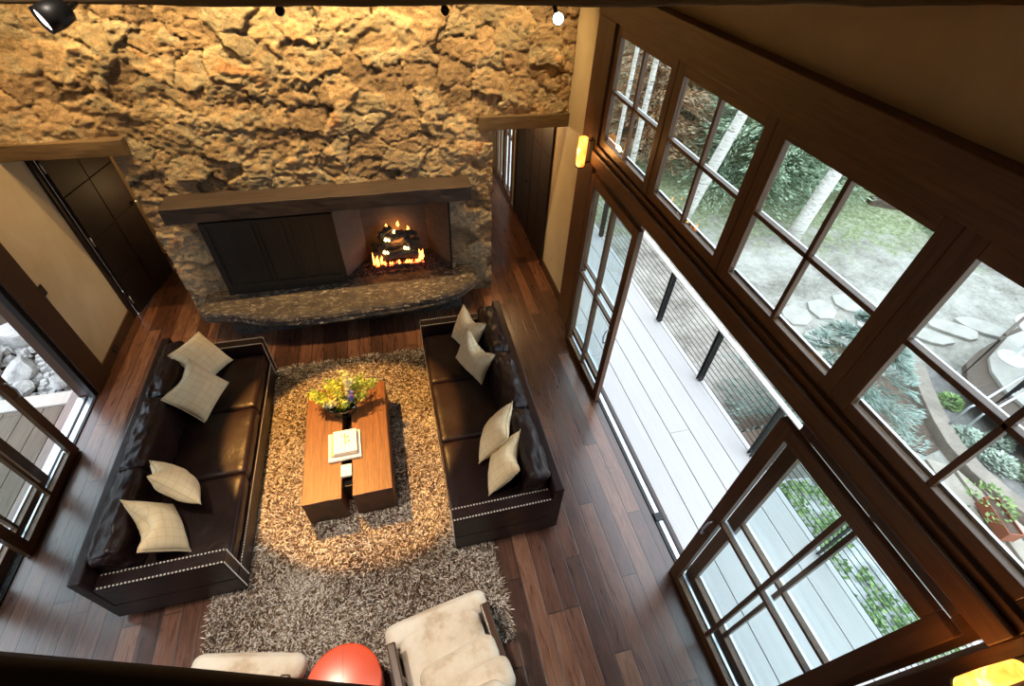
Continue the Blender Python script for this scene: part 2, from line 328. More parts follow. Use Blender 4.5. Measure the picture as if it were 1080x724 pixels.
# stone wall ---------------------------------------------------------------
def stone_wall():
    xs = np.arange(XL, XR + .001, .0165); zs = np.concatenate([np.arange(0, 3.95, .0165), np.arange(3.95, ZC + .02, .07)])
    X, Z = np.meshgrid(xs, zs)
    wx = X + .15 * (fbm(X * 4.5, Z * 4.5, 6, 11) - .5) * 2; wz = Z + .11 * (fbm(X * 4.5 + 40, Z * 4.5, 6, 21) - .5) * 2
    wz = wz + .14 * X * .5
    F1, F2, ID, PX, PY = voro(wx / .33, wz / .24, 3, .98)
    e = F2 - F1; msk = np.clip((fbm(X * 1.8 + 5, Z * 1.8, 3, 71) - .40) * 6, 0, 1)
    tiltx = (_h(np.floor(ID * 9999), np.zeros_like(ID), 31) - .5); tilty = (_h(np.floor(ID * 9999), np.ones_like(ID), 37) - .5)
    h = .034 * ID + .075 * (tiltx * PX + tilty * PY) + .008 * np.clip(e / .16, 0, 1) ** .6 * msk
    G1, G2, GD, GX, GY = voro(wx / .12 + 7, wz / .085, 8)
    t2x = (_h(np.floor(GD * 9999), np.zeros_like(ID), 41) - .5); t2y = (_h(np.floor(GD * 9999), np.ones_like(ID), 47) - .5)
    rough = np.clip((fbm(X * 1.3, Z * 1.3, 2, 77) - .38) * 4, .15, 1)
    h += rough * (.016 * GD + .024 * (t2x * GX + t2y * GY) + .003 * np.clip((G2 - G1) / .2, 0, 1))
    h += .020 * (.5 - np.abs(fbm(X * 13, Z * 19, 5, 51) - .5) * 3) + .014 * (fbm(X * 26, Z * 30, 3, 53) - .5) + .05 * (fbm(X * 1.6, Z * 1.6, 3, 61) - .5)
    crack = np.clip(1 - e / .055, 0, 1) ** 1.2 * np.clip((fbm(X * 2.5, Z * 2.5, 3, 91) - .42) * 5, 0, 1)
    h -= .03 * crack
    Yv = YB + .07 - h
    tone = ID * .62 + GD * .38 * rough
    ny, nx = X.shape; co = np.stack([X, Yv, Z], -1).reshape(-1, 3)
    cx = (X[:-1, :-1] + X[1:, 1:]) / 2; cz = (Z[:-1, :-1] + Z[1:, 1:]) / 2
    jag = .02 * (fbm(cx * 9, cz * 9, 3, 5) - .5)
    hole = ((cx < -2.78 + jag) & (cz < 2.37)) | ((cx > 1.27 + jag) & (cz < 2.41)) | ((cx > -2.27) & (cx < .70) & (cz < 1.56) & (cz > .40))
    J, I = np.nonzero(~hole)
    q = np.stack([J * nx + I, J * nx + I + 1, (J + 1) * nx + I + 1, (J + 1) * nx + I], 1)
    me = bpy.data.meshes.new('wall_stone'); me.vertices.add(len(co)); me.vertices.foreach_set('co', co.reshape(-1).astype(np.float32))
    me.loops.add(len(q) * 4); me.loops.foreach_set('vertex_index', q.reshape(-1).astype(np.int32)); me.polygons.add(len(q))
    me.polygons.foreach_set('loop_start', np.arange(0, len(q) * 4, 4, dtype=np.int32)); me.update(calc_edges=True)
    for nm, ar in (('tone', tone), ('crack', crack)):
        a = me.attributes.new(nm, 'FLOAT', 'POINT'); a.data.foreach_set('value', ar.reshape(-1).astype(np.float32))
    bm = bmesh.new(); bm.from_mesh(me)
    bmesh.ops.delete(bm, geom=[v for v in bm.verts if not v.link_faces], context='VERTS')
    be = [e_ for e_ in bm.edges if e_.is_boundary]
    r = bmesh.ops.extrude_edge_only(bm, edges=be)
    for g in r['geom']:
        if isinstance(g, bmesh.types.BMVert): g.co.y = YB + .55
    bm.to_mesh(me); bm.free()
    o = link('wall_stone', me, 'stone', smooth=False); o['kind'] = 'structure'
    o['label'] = 'rough golden fieldstone chimney wall'
stone_wall()
# backing of the wall's upper body so that it has thickness
def hewn(name, mat, x0, x1, y0, y1, z0, z1, amp=.012, n=40, kind=None, seed=3):
    """squared timber with hand cut wavy faces"""
    bm = bmesh.new(); bmesh.ops.create_cube(bm, size=1.)
    bmesh.ops.subdivide_edges(bm, edges=[e for e in bm.edges if abs(e.verts[0].co.x - e.verts[1].co.x) > .5], cuts=n)
    bmesh.ops.subdivide_edges(bm, edges=[e for e in bm.edges if abs(e.verts[0].co.x - e.verts[1].co.x) < .01], cuts=3)
    for v in bm.verts:
        p = Vector(((x0 + x1) / 2 + v.co.x * (x1 - x0), (y0 + y1) / 2 + v.co.y * (y1 - y0), (z0 + z1) / 2 + v.co.z * (z1 - z0)))
        a = np.array([p.x * 4.]); b = np.array([p.y * 9 + p.z * 7.])
        p.y += amp * (float(fbm(a, b, 3, seed)[0]) - .5) * 2 * (1 if abs(v.co.y) > .49 else 0)
        p.z += amp * (float(fbm(a, b + 50, 3, seed)[0]) - .5) * 2 * (1 if abs(v.co.z) > .49 else 0)
        v.co = p
    me = bpy.data.meshes.new(name); bm.to_mesh(me); bm.free()
    o = link(name, me, mat, bevel=.006); 
    if kind: o['kind'] = kind
    return o
hewn('lintel_left', 'lintel', XL, -2.60, YB - .04, YB + .5, 2.36, 2.52, kind='structure')
hewn('lintel_right', 'lintel', 1.10, XR, YB - .015, YB + .5, 2.40, 2.56, kind='structure', seed=9)
hewn('ceiling_beam', 'beam', XL, XR, 1.45, 1.68, 4.355, 4.68, .012, 90, kind='structure', seed=12)
tag(hewn('fireplace_mantel', 'mantel', -2.49, .945, 5.40, 5.76, 1.68, 1.865, .010, 60, seed=5), 'long rough-hewn dark timber mantel shelf above the fireplace', 'mantel')
# baseboards and trims
struct('baseboard_right', 'base', XR - .02, XR, 5.0, 6.2, 0, .15)
struct('baseboard_left', 'base', XL, XL + .02, 4.95, 6.05, 0, .15)
tr = MB().box(XR - .03, XR + .2, 6.12, 6.2, 0, 2.45).box(XR - .03, XR + .2, 7.94, 8.02, 0, 2.45).box(XR - .03, XR + .2, 6.12, 8.02, 2.35, 2.45)
o = tr.build('trim_1', 'dark_z', bevel=.004); o['kind'] = 'structure'
# hall doors on the right side of the passage
def panel_door(name, W, Hh, rows, cols, handle_side, mat='dark_z'):
    """door slab in local coords: x thickness (0..-.045), y 0..W, z 0..Hh; grooved panels"""
    m = MB(); g = .008; t = .018
    m.box(-.03, 0, 0, W, 0, Hh)
    ww = W / cols; hs = [.0]; 
    for i in range(rows): hs.append(hs[-1] + Hh / rows)
    for c in range(cols):
        off = .0
        for r in range(rows):
            m.box(0, t, c * ww + g, (c + 1) * ww - g, hs[r] + g, hs[r + 1] - g)
    return m
d = empty('door_1', None, None, (XR - .0, 6.2, .01)); d['kind'] = 'structure'
dm = MB()
for (a, b) in ((0, .86), (.88, 1.74)):
    for r in range(4):
        for c in range(2):
            w2 = (b - a) / 2; dm.box(-.012, 0, a + c * w2 + .006, a + (c + 1) * w2 - .006, r * .585 + .006, (r + 1) * .585 - .006)
dm.box(0, .04, 0, 1.74, 0, 2.34); dm.build('door_panel', 'dark_z', d, bevel=.002)
MB().lathe([(.012, 0), (.012, .04), (.028, .045), (.03, .06), (.02, .075)], 16).build('door_knob', 'black', d, True)
k = bpy.data.objects['door_knob']; k.rotation_euler = (0, -PI / 2, 0); k.location = (-.012, .93, 1.0)
# ajar door in the passage on the other side
d = empty('door_2', None, None, (XL + .03, 6.1, .01), -.2); d['kind'] = 'structure'
dm = MB().box(0, .035, 0, 1.0, 0, 2.32)
for r in range(4):
    for c in range(2): dm.box(.035, .047, c * .5 + .007, c * .5 + .493, r * .58 + .007, (r + 1) * .58 - .007)
dm.build('door_panel', 'dark_z', d, bevel=.002)
MB().lathe([(.012, 0), (.012, .04), (.028, .045), (.03, .06), (.02, .075)], 16).build('door_knob.001', 'silver', d, True)
k = bpy.data.objects['door_knob.001']; k.rotation_euler = (0, PI / 2, 0); k.location = (.047, .93, 1.2)
for z in (.25, 1.16, 2.1): MB().tube([(.05, -.015, z - .06), (.05, -.015, z + .06)], .009, 8).build('hinge', 'silver', d, True)
o = MB().box(XL - .02, XL + .03, 6.0, 6.1, 0, 2.4).box(XL - .02, XL + .03, 6.0, 7.2, 2.34, 2.42).box(XL - .2, XL + .02, 7.1, 7.2, 0, 2.4).build('trim_2', 'dark_z', bevel=.004); o['kind'] = 'structure'
# ---- glazed things -------------------------------------------------------
def sash(root, X, y0, y1, z0, z1, fw=.10, t=.05, mun=.028, ny=2, nz=2, side=1, spacer=True):
    """framed glass unit at plane x=X (local to root); side=+1 outside is +x"""
    a, b = (X, X + t)
    for (p, q) in ((y0, y0 + fw), (y1 - fw, y1)): MB().box(a, b, p, q, z0, z1).build('stile', 'trim_z', root, bevel=.004)
    for (p, q) in ((z0, z0 + fw), (z1 - fw, z1)): MB().box(a, b, y0 + fw, y1 - fw, p, q).build('rail', 'trim_y', root, bevel=.004)
    m = MB(); iy0, iy1, iz0, iz1 = y0 + fw, y1 - fw, z0 + fw, z1 - fw; xc = X + t / 2
    for i in range(1, ny):
        y = iy0 + (iy1 - iy0) * i / ny; m.box(a + .004, b - .004, y - mun / 2, y + mun / 2, iz0, iz1)
    for i in range(1, nz):
        z = iz0 + (iz1 - iz0) * i / nz; m.box(a + .004, b - .004, iy0, iy1, z - mun / 2, z + mun / 2)
    m.build('muntin', 'trim_z', root, bevel=.003)
    g = box('glass', 'glass', xc - .003, xc + .003, iy0, iy1, iz0, iz1, root)
    if spacer:
        for zz in (iz0 - .004, (iz0 + iz1) / 2 - mun / 2):
            pr = [(0, 0), (0, .022), (.007, .022), (.007, .008), (.013, .008), (.013, .018), (.019, .018), (.019, .006), (.026, .006), (.026, 0)]
            n_ = len(pr); s = MB(); s.add([(b + .001 + x, y, zz + z) for y in (iy0, iy1) for x, z in pr], [tuple(range(n_)), tuple(range(n_, 2 * n_))[::-1]] + [(i, n_ + i, n_ + (i + 1) % n_, (i + 1) % n_) for i in range(n_)])
            s.build('glazing_bar', 'silver', root)
    return g
# clerestory
YW = [4.58, 3.45, 2.30, 1.14, 0.0]
for i in range(4):
    w = empty('window_%d' % (i + 1), None, None, (0, 0, 0)); w['kind'] = 'structure'
    sash(w, 2.145, YW[i + 1] + .012, YW[i] - .012, 2.635, 3.70, .085)
o = MB().box(2.12, XR + .005, -.42, 5.0, 3.70, 3.93).build('trim_3', 'trim_y', bevel=.008); o['kind'] = 'structure'
o = MB().box(2.12, XR + .005, 4.58, 4.98, 0, 3.70).box(2.12, XR + .005, -.42, 0, 0, 3.70).build('trim_4', 'trim_z', bevel=.006); o['kind'] = 'structure'
o = MB().box(2.12, XR + .005, 0, 4.58, 2.42, 2.63).box(2.085, 2.12, 0, 4.58, 2.44, 2.58).build('trim_5', 'trim_y', bevel=.006); o['kind'] = 'structure'
o = MB().box(2.15, 2.20, 3.43, 3.47, 2.63, 3.70).box(2.15, 2.20, 2.28, 2.32, 2.63, 3.70).box(2.15, 2.20, 1.12, 1.16, 2.63, 3.70).build('trim_6', 'trim_z'); o['kind'] = 'structure'
o = box('head_track', 'white', 2.27, 2.33, 1.16, 3.40, 2.33, 2.418); o['kind'] = 'structure'
# sliding glass panels
def slider(label, X, y0, y1, hy, hz=1.05, z1=2.39, side=1, name='sliding_glass_door', cx=None, group=None):
    w = empty(name, label, 'door', (X, (y0 + y1) / 2, .012)); yc = (y0 + y1) / 2
    sash(w, 0, y0 - yc, y1 - yc, 0, z1, .10, .05, .03)
    if hy is not None:
        s = -.05 * side if side > 0 else .1
        x = -.0 if side > 0 else .05
        MB().tube([(x, hy - yc, hz - .10), (x - .045 * side, hy - yc, hz - .085), (x - .06 * side, hy - yc, hz), (x - .045 * side, hy - yc, hz + .085), (x, hy - yc, hz + .10)], .008, 8).build('handle', 'silver', w, True)
    return w
slider('tall sliding glass door leaf nearest the stone wall, slid open, reflecting pale sky', 2.05, 3.26, 4.42, 3.32)
slider('tall sliding glass door leaf in front of the ivy, slid open with curved silver pull', 2.015, .06, 1.22, 1.16)
slider('fixed glass door leaf behind the slid open one, beside the stone wall', 2.16, 3.42, 4.57, None, name='fixed_glass_door')
slider('fixed glass door leaf behind the slid open one, in front of the ivy', 2.16, .03, 1.17, None, name='fixed_glass_door')
tk = empty('door_track', 'long black floor track of the open sliding doors facing the deck', 'track', (2.18, 2.3, 0))
for p, q in ((-.080, -.045), (.005, .030)): box('black_rail', 'black', p, q, -2.28, 2.28, -.005, .014, tk)
box('silver_channel', 'silver', -.04, .0, -2.28, 2.28, -.006, .004, tk)
box('bolt_catch', 'black', -.075, .01, -.62, -.54, .005, .03, tk, .004)
struct('floor_threshold', 'base', XR, XR + .03, 0, 4.6, -.12, -.01)
o = MB().box(XR + .0, XR + .16, -.03, 0.02, 0, 2.4).build('trim_7', 'white'); o['kind'] = 'structure'
# left wall glazing
o = MB().box(XL - .2, XL + .03, 4.62, 4.95, 0, 2.6).box(XL - .2, XL + .03, .1, .32, 0, 2.6).box(XL - .2, XL + .03, .3, 4.62, 2.42, 2.6).build('trim_8', 'left_trim', bevel=.005); o['kind'] = 'structure'
def sliderL(label, X, y0, y1, hy, name='sliding_glass_door'):
    w = empty(name, label, 'door', (X, (y0 + y1) / 2, .012), PI); yc = (y0 + y1) / 2
    sash(w, 0, y0 - yc, y1 - yc, 0, 2.39, .10, .05, .03)
    if hy is not None:
        MB().tube([(0, -(hy - yc), .95), (-.045, -(hy - yc), .965), (-.06, -(hy - yc), 1.05), (-.045, -(hy - yc), 1.135), (0, -(hy - yc), 1.15)], .008, 8).build('handle', 'silver', w, True)
sliderL('sliding glass door leaf behind the leather sofa, slid back in front of pale boulders', -3.655, 2.66, 3.82, 3.76)
sliderL('fixed glass door leaf behind the slid back one, outside the leather sofa', -3.80, 2.35, 3.50, None, 'fixed_glass_door')
sliderL('fixed glass door leaf nearest the loft on the boulder side', -3.80, 1.18, 2.33, None, 'fixed_glass_door')
sliderL('last glass door leaf beside the plaster under the loft, boulder side', -3.80, .33, 1.16, None, 'fixed_glass_door')
tk = empty('door_track', 'pale metal floor track of the open doors facing the boulders', 'track', (XL - .05, 2.45, 0))
for p, q in ((.03, .06), (-.06, -.04)): box('black_rail', 'black', p, q, -2.1, 2.15, -.005, .014, tk)
for p, q in ((-.04, .03), (-.15, -.06)): box('silver_channel', 'silver', p, q, -2.1, 2.15, -.006, .004, tk)
o = MB().box(XL - .06, XL + .0, 4.57, 4.62, 0, 2.42).build('door_seal', 'black'); o['kind'] = 'structure'
# hall window on the right of the passage
w = empty('window_5', None, None, (0, 0, 0)); w['kind'] = 'structure'
sash(w, XR - .02, 8.24, 8.9, .03, 2.33, .07); 
w = empty('window_6', None, None, (0, 0, 0)); w['kind'] = 'structure'
sash(w, XR - .02, 8.92, 9.58, .03, 2.33, .07)
# switches and outlet
s = empty('wall_switch', 'dark switch plate on the plaster beside the wooden door trim', 'switch', (XL, 4.99, 1.27))
box('plate', 'black', 0, .012, -.045, .045, -.06, .06, s, .003); box('toggle', 'char', .012, .02, -.012, .012, -.03, .03, s)
s = empty('floor_outlet', 'small dark outlet box on the baseboard behind the sofa', 'outlet', (XL + .02, 5.3, .09))
box('plate', 'black', 0, .01, -.055, .055, -.035, .035, s, .003); box('socket', 'char', .01, .014, -.02, .02, -.015, .015, s)
g = empty('floor_vent', 'dark slotted heating register set in the floor before the hearth', 'vent', (.52, 4.72, 0))
m = MB(); m.box(-.34, .34, -.055, -.05, 0, .006).box(-.34, .34, .05, .055, 0, .006)
for i in range(24): m.box(-.34 + i * .029, -.34 + i * .029 + .014, -.05, .05, 0, .005)
m.build('grille', 'black', g); box('duct', 'char', -.33, .33, -.05, .05, .0005, .002, g)
# ------------------------------------------------------------------ fireplace
def hearth():
    pts = [(-2.56, 5.66), (-2.58, 5.40), (-2.50, 5.31), (-2.25, 5.26), (-2.02, 5.20), (-1.8, 5.11), (-1.56, 5.06), (-1.2, 5.03), (-.92, 5.03), (-.5, 5.045), (-.01, 5.05), (.35, 5.09), (.64, 5.17), (.84, 5.30), (.95, 5.45), (.98, 5.66)]
    P = []
    for a, b in zip(pts[:-1], pts[1:]):
        for k in range(5): P.append((a[0] + (b[0] - a[0]) * k / 5, a[1] + (b[1] - a[1]) * k / 5))
    P.append(pts[-1]); n = len(P); rings = []
    prof = [(-.0, .485), (-.03, .468), (-.05, .43), (-.035, .40), (-.055, .36), (-.03, .33), (.0, .30)]
    v = []; f = []
    c = Vector((-.8, 5.9))
    for (off, z) in prof:
        for i, (x, y) in enumerate(P):
            a = np.array([x * 7.]); nz = float(fbm(a, np.array([z * 30.]), 4, 2)[0]) - .5
            nn = float(fbm(np.array([x * 2.4]), np.array([3.]), 3, 7)[0]) - .5
            d = (c - Vector((x, y))).normalized(); k = off + nz * .06
            zz = z + nn * .035 * (1 if z < .42 else 0) + nz * .012
            v.append((x + d.x * k, y + d.y * k, zz))
    m = len(prof)
    for r in range(m - 1):
        for i in range(n - 1): f.append((r * n + i, r * n + i + 1, (r + 1) * n + i + 1, (r + 1) * n + i))
    # top strip grid
    base = len(v); K = 14
    for k in range(K + 1):
        for i in range(n):
            x, y, z = v[i]; t = k / K; yy = y + (5.72 - y) * t
            zz = .485 + .018 * (float(fbm(np.array([x * 6.]), np.array([yy * 6.]), 4, 4)[0]) - .5) if k else z
            v.append((x, yy, zz))
    for k in range(K):
        for i in range(n - 1): f.append((base + k * n + i + 1, base + k * n + i, base + (k + 1) * n + i, base + (k + 1) * n + i + 1))
    b2 = len(v); lo = (m - 1) * n
    for i in range(n): v.append((v[lo + i][0], 5.72, .31))
    for i in range(n - 1): f.append((lo + i, lo + i + 1, b2 + i + 1, b2 + i))
    me = bpy.data.meshes.new('hearth_slab'); me.from_pydata(v, [], f); me.update()
    bm = bmesh.new(); bm.from_mesh(me); bmesh.ops.remove_doubles(bm, verts=bm.verts, dist=.0005); bmesh.ops.recalc_face_normals(bm, faces=bm.faces); bm.to_mesh(me); bm.free()
    tag(link('hearth_slab', me, 'hearth', smooth=False), 'thick rough-edged stone slab forming the raised hearth below the fire', 'hearth')
hearth()
fb = empty('firebox', 'brick-lined open firebox with black screen under the timber mantel', 'fireplace', (0, 5.7, .48))
m = MB()
# floor, back, canted sides, top
m.add([(-2.3, .05, 0), (.72, .05, 0), (.42, .55, 0), (-2.0, .55, 0), (-2.3, .05, 1.12), (.72, .05, 1.12), (.42, .55, 1.12), (-2.0, .55, 1.12)],
      [(3, 2, 6, 7), (1, 2, 6, 5)[::-1], (0, 3, 7, 4)[::-1], (4, 5, 6, 7), (0, 1, 2, 3)])
m.add([(-.79, .04, 0), (-.48, .50, 0), (-.52, .53, 0), (-.83, .06, 0), (-.79, .04, 1.1), (-.48, .50, 1.1), (-.52, .53, 1.1), (-.83, .06, 1.1)],
      [(0, 1, 5, 4), (1, 2, 6, 5), (2, 3, 7, 6), (3, 0, 4, 7), (4, 5, 6, 7)])
def brickmat():
    t = NT('herringbone_firebrick'); co = t.coord('Object', (1, 1, 1), (PI / 2, .78, 0)); b = t.n('ShaderNodeTexBrick'); t.put(b.inputs['Vector'], co)
    b.inputs['Scale'].default_value = 9; b.inputs['Color1'].default_value = (.17, .14, .115, 1); b.inputs['Color2'].default_value = (.125, .10, .085, 1); b.inputs['Mortar'].default_value = (.12, .085, .07, 1); b.inputs['Mortar Size'].default_value = .03
    f = t.noise(t.coord(), 3, 4); return t.bsdf(t.mix(t.math('MULTIPLY', f, .5), b.outputs[0], (.10, .07, .06)), .9)
M['brick'] = brickmat()
m.build('brick_lining', 'brick', fb)
m = MB().box(-2.27, -.765, -.07, -.045, 0, 1.06).box(-2.27, -2.20, -.085, -.07, 0, 1.06).box(-.83, -.765, -.085, -.07, 0, 1.06).box(-2.2, -.83, -.085, -.07, 0, .16).box(-2.2, -.83, -.085, -.07, 1.02, 1.06)
for x in (-1.72, -1.66, -1.38, -1.30, -1.06): m.box(x - .012, x + .012, -.085, -.07, .16, 1.02)
m.build('screen_panel', 'screen', fb, bevel=.004)
box('screen_edge', 'black', .665, .69, -.06, -.03, 0, 1.06, fb)
lv = []
nv = 900; px = rng.uniform(-.78, .66, nv); py = rng.uniform(0, 1, nv); 
m = MB()
for i in range(nv):
    x = px[i]; y = -.02 + py[i] * .5
    if y > .46 * 1.0 - abs(x + .05) * 0 and False: continue
    if x < -.79 + y * .68 or x > .70 - y * .62: continue
    r = random.uniform(.010, .02); a = random.random() * 6
    vs = [(x + r * math.cos(a + k * 2.1) * random.uniform(.7, 1.2), y + r * math.sin(a + k * 2.1), .0) for k in range(3)]
    m.add(vs + [(x, y, r * random.uniform(.8, 1.5))], [(0, 1, 3), (1, 2, 3), (2, 0, 3)])
o = m.build('lava_rock', 'lava', fb); o['kind'] = 'stuff'
lg = empty('gas_log_grate', 'low black grate holding the burning logs inside the firebox', 'grate', (-.06, 6.02, .50))
m = MB()
for x in (-.34, -.2, -.06, .08, .22, .36): m.tube([(x, -.16, .10), (x, -.15, .035), (x, .16, .035), (x, .17, .08)], .009, 6)
m.tube([(-.38, -.12, .035), (.38, -.12, .035)], .010, 6).tube([(-.38, .12, .035), (.38, .12, .035)], .010, 6)
for x in (-.3, .3): m.tube([(x, -.12, .035), (x, -.12, -.005)], .01, 6).tube([(x, .12, .035), (x, .12, -.005)], .01, 6)
m.build('bars', 'black', lg)
MB().tube([(-.36, -.17, .03), (.36, -.17, .03)], .02, 8).build('burner_pipe', 'char', lg, True)
m = MB()
for i in range(60):
    x = random.uniform(-.36, .36); y = random.uniform(-.2, -.10); r = .012; m.add([(x - r, y - r, .04), (x + r, y - r * .6, .04), (x, y + r, .04), (x, y, .065)], [(0, 1, 3), (1, 2, 3), (2, 0, 3)])
m.build('embers', 'ember', lg)['kind'] = 'stuff'
def log(p, q, r, seed, lab):
    p = Vector(p); q = Vector(q); n = 12; pts = [p.lerp(q, i / n) + Vector((0, 0, .012 * math.sin(i * .9 + seed))) for i in range(n + 1)]
    rs = [r * (1 + .13 * math.sin(i * 1.7 + seed)) * (.8 if i in (0, n) else 1) for i in range(n + 1)]
    o = MB().tube([x for x in pts], rs, 10).build('fire_log', 'char', None, False)
    t = o.data; 
    for v in t.vertices: v.co += Vector((0, 0, 1)) * .006 * math.sin(v.co.x * 70 + seed) + Vector((0, 1, 0)) * .005 * math.sin(v.co.z * 90)
    tag(o, lab, 'log', 'charred logs in the fire'); return o
fx, fy, fz = -.06, 6.02, .50
L = [((-.36, .10, .12), (.36, .12, .14), .072, 'thickest charred log lying across the back of the grate'),
     ((-.34, -.06, .10), (.34, -.08, .11), .060, 'charred log lying across the front of the grate behind the low flames'),
     ((-.24, -.10, .19), (-.02, .14, .27), .045, 'short charred log slanting on the stack over the flames, screen side'),
     ((.24, -.10, .19), (.10, .15, .27), .045, 'short charred log slanting on the stack, side away from the screen'),
     ((-.24, .08, .25), (.16, .0, .30), .045, 'charred log crossing the top of the burning stack'),
     ((.02, -.02, .33), (.32, .13, .25), .036, 'thin charred branch tipped down from the top of the stack'),
     ((-.22, .02, .31), (-.04, .10, .36), .034, 'topmost stubby charred log end pointing to the screen')]
for i, (p, q, r, lab) in enumerate(L):
    log((p[0] * .95 + fx, p[1] + fy, p[2] * 1.35 + fz), (q[0] * .95 + fx, q[1] + fy, q[2] * 1.35 + fz), r * 1.1, i * 1.3, lab)
fl = empty('fire', 'orange gas flames licking around the charred logs', 'fire', (fx, fy, fz))
m = MB(); m2 = MB()
def flame(m, x, y, z, h, r):
    s = random.uniform(-1, 1) * .25
    m.tube([(x, y, z), (x + s * h * .2, y, z + h * .25), (x - s * h * .1, y, z + h * .55), (x + s * h * .5, y, z + h * .85), (x + s * h * .7, y, z + h)], [r * .6, r, r * .7, r * .3, .001], 7, False)
for i in range(6): flame(m, -.36 + random.uniform(-.03, .14) , -.17 + random.uniform(-.02, .04), .05, random.uniform(.10, .22), .015)
for i in range(16): flame(m, random.uniform(-.3, .3), -.18, .05, random.uniform(.04, .07), .010)
for i in range(4): flame(m, .31 + random.uniform(-.02, .06), -.13, .05, random.uniform(.14, .22), .016)
for (x, y, z) in ((-.13, -.02, .34), (.12, -.08, .22), (-.17, -.10, .19), (.0, .04, .42)):
    flame(m2, x, y, z, .05, .024); flame(m2, x + .04, y, z - .01, .04, .018)
for (x, y, z) in ((-.10, .14, .44), (.06, .15, .46), (.2, .14, .38)): flame(m, x, y, z, .08, .022)
m.build('flame_tongue', 'flame', fl, True)['kind'] = 'stuff'; m2.build('flame_core', 'flame_core', fl, True)['kind'] = 'stuff'
# dark recess under the hearth: support block
tag(hewn('hearth_plinth', 'char', -2.3, .75, 5.35, 5.66, 0, .315, .01, 20), 'dark recessed block carrying the stone hearth slab', 'plinth')
# ------------------------------------------------------------------ soft shapes
def puff(hx, hy, hz, r, crown=.02, n=14, wr=.004, seed=0, wsc=9., front=None):
    fs = []; idx = {}; vs = []
    def vid(p):
        k = tuple(round(c, 5) for c in p)
        if k not in idx: idx[k] = len(vs); vs.append(p)
        return idx[k]
    ts = [-1 + 2 * i / n for i in range(n + 1)]
    ts = [math.copysign(1 - (1 - abs(t)) ** 1.5, t) for t in ts]
    for ax in range(3):
        for sg in (-1, 1):
            for i in range(n):
                for j in range(n):
                    q = []
                    for (a, b) in ((i, j), (i + 1, j), (i + 1, j + 1), (i, j + 1)):
                        p = [0, 0, 0]; p[ax] = sg; p[(ax + 1) % 3] = ts[a]; p[(ax + 2) % 3] = ts[b]; q.append(vid(tuple(p)))
                    fs.append(tuple(q if sg > 0 else q[::-1]))
    P = np.array(vs); hv = np.array([hx, hy, hz]); Q = P * hv; inn = np.clip(Q, -(hv - r), hv - r); d = Q - inn
    L_ = np.linalg.norm(d, axis=1, keepdims=True); d = d / np.maximum(L_, 1e-9); out = inn + d * r
    u = P[:, 0] ** 2; v = P[:, 1] ** 2; w = P[:, 2] ** 2
    out[:, 2] += crown * (1 - u) * (1 - v) * np.sign(P[:, 2]) * (np.abs(P[:, 2]))
    out[:, 0] += crown * .5 * (1 - w) * (1 - v) * P[:, 0]; out[:, 1] += crown * .5 * (1 - w) * (1 - u) * P[:, 1]
    nz = (fbm(out[:, 0] * wsc + seed * 7.1 + out[:, 2] * 5, out[:, 1] * wsc + out[:, 2] * wsc, 4, seed) - .5) * 2
    out += d * (nz * wr)[:, None]
    return out, fs
def puff_obj(name, mat, parent, c, half, r, crown, n=14, wr=.004, seed=0, rot=None, wsc=9.):
    v, f = puff(*half, r, crown, n, wr, seed, wsc)
    if rot is not None: v = v @ np.array(Matrix.Rotation(rot[1], 3, rot[0])).T
    v = v + np.array(c); me = bpy.data.meshes.new(name); me.from_pydata(v.tolist(), [], f); me.update()
    return link(name, me, mat, parent, True)
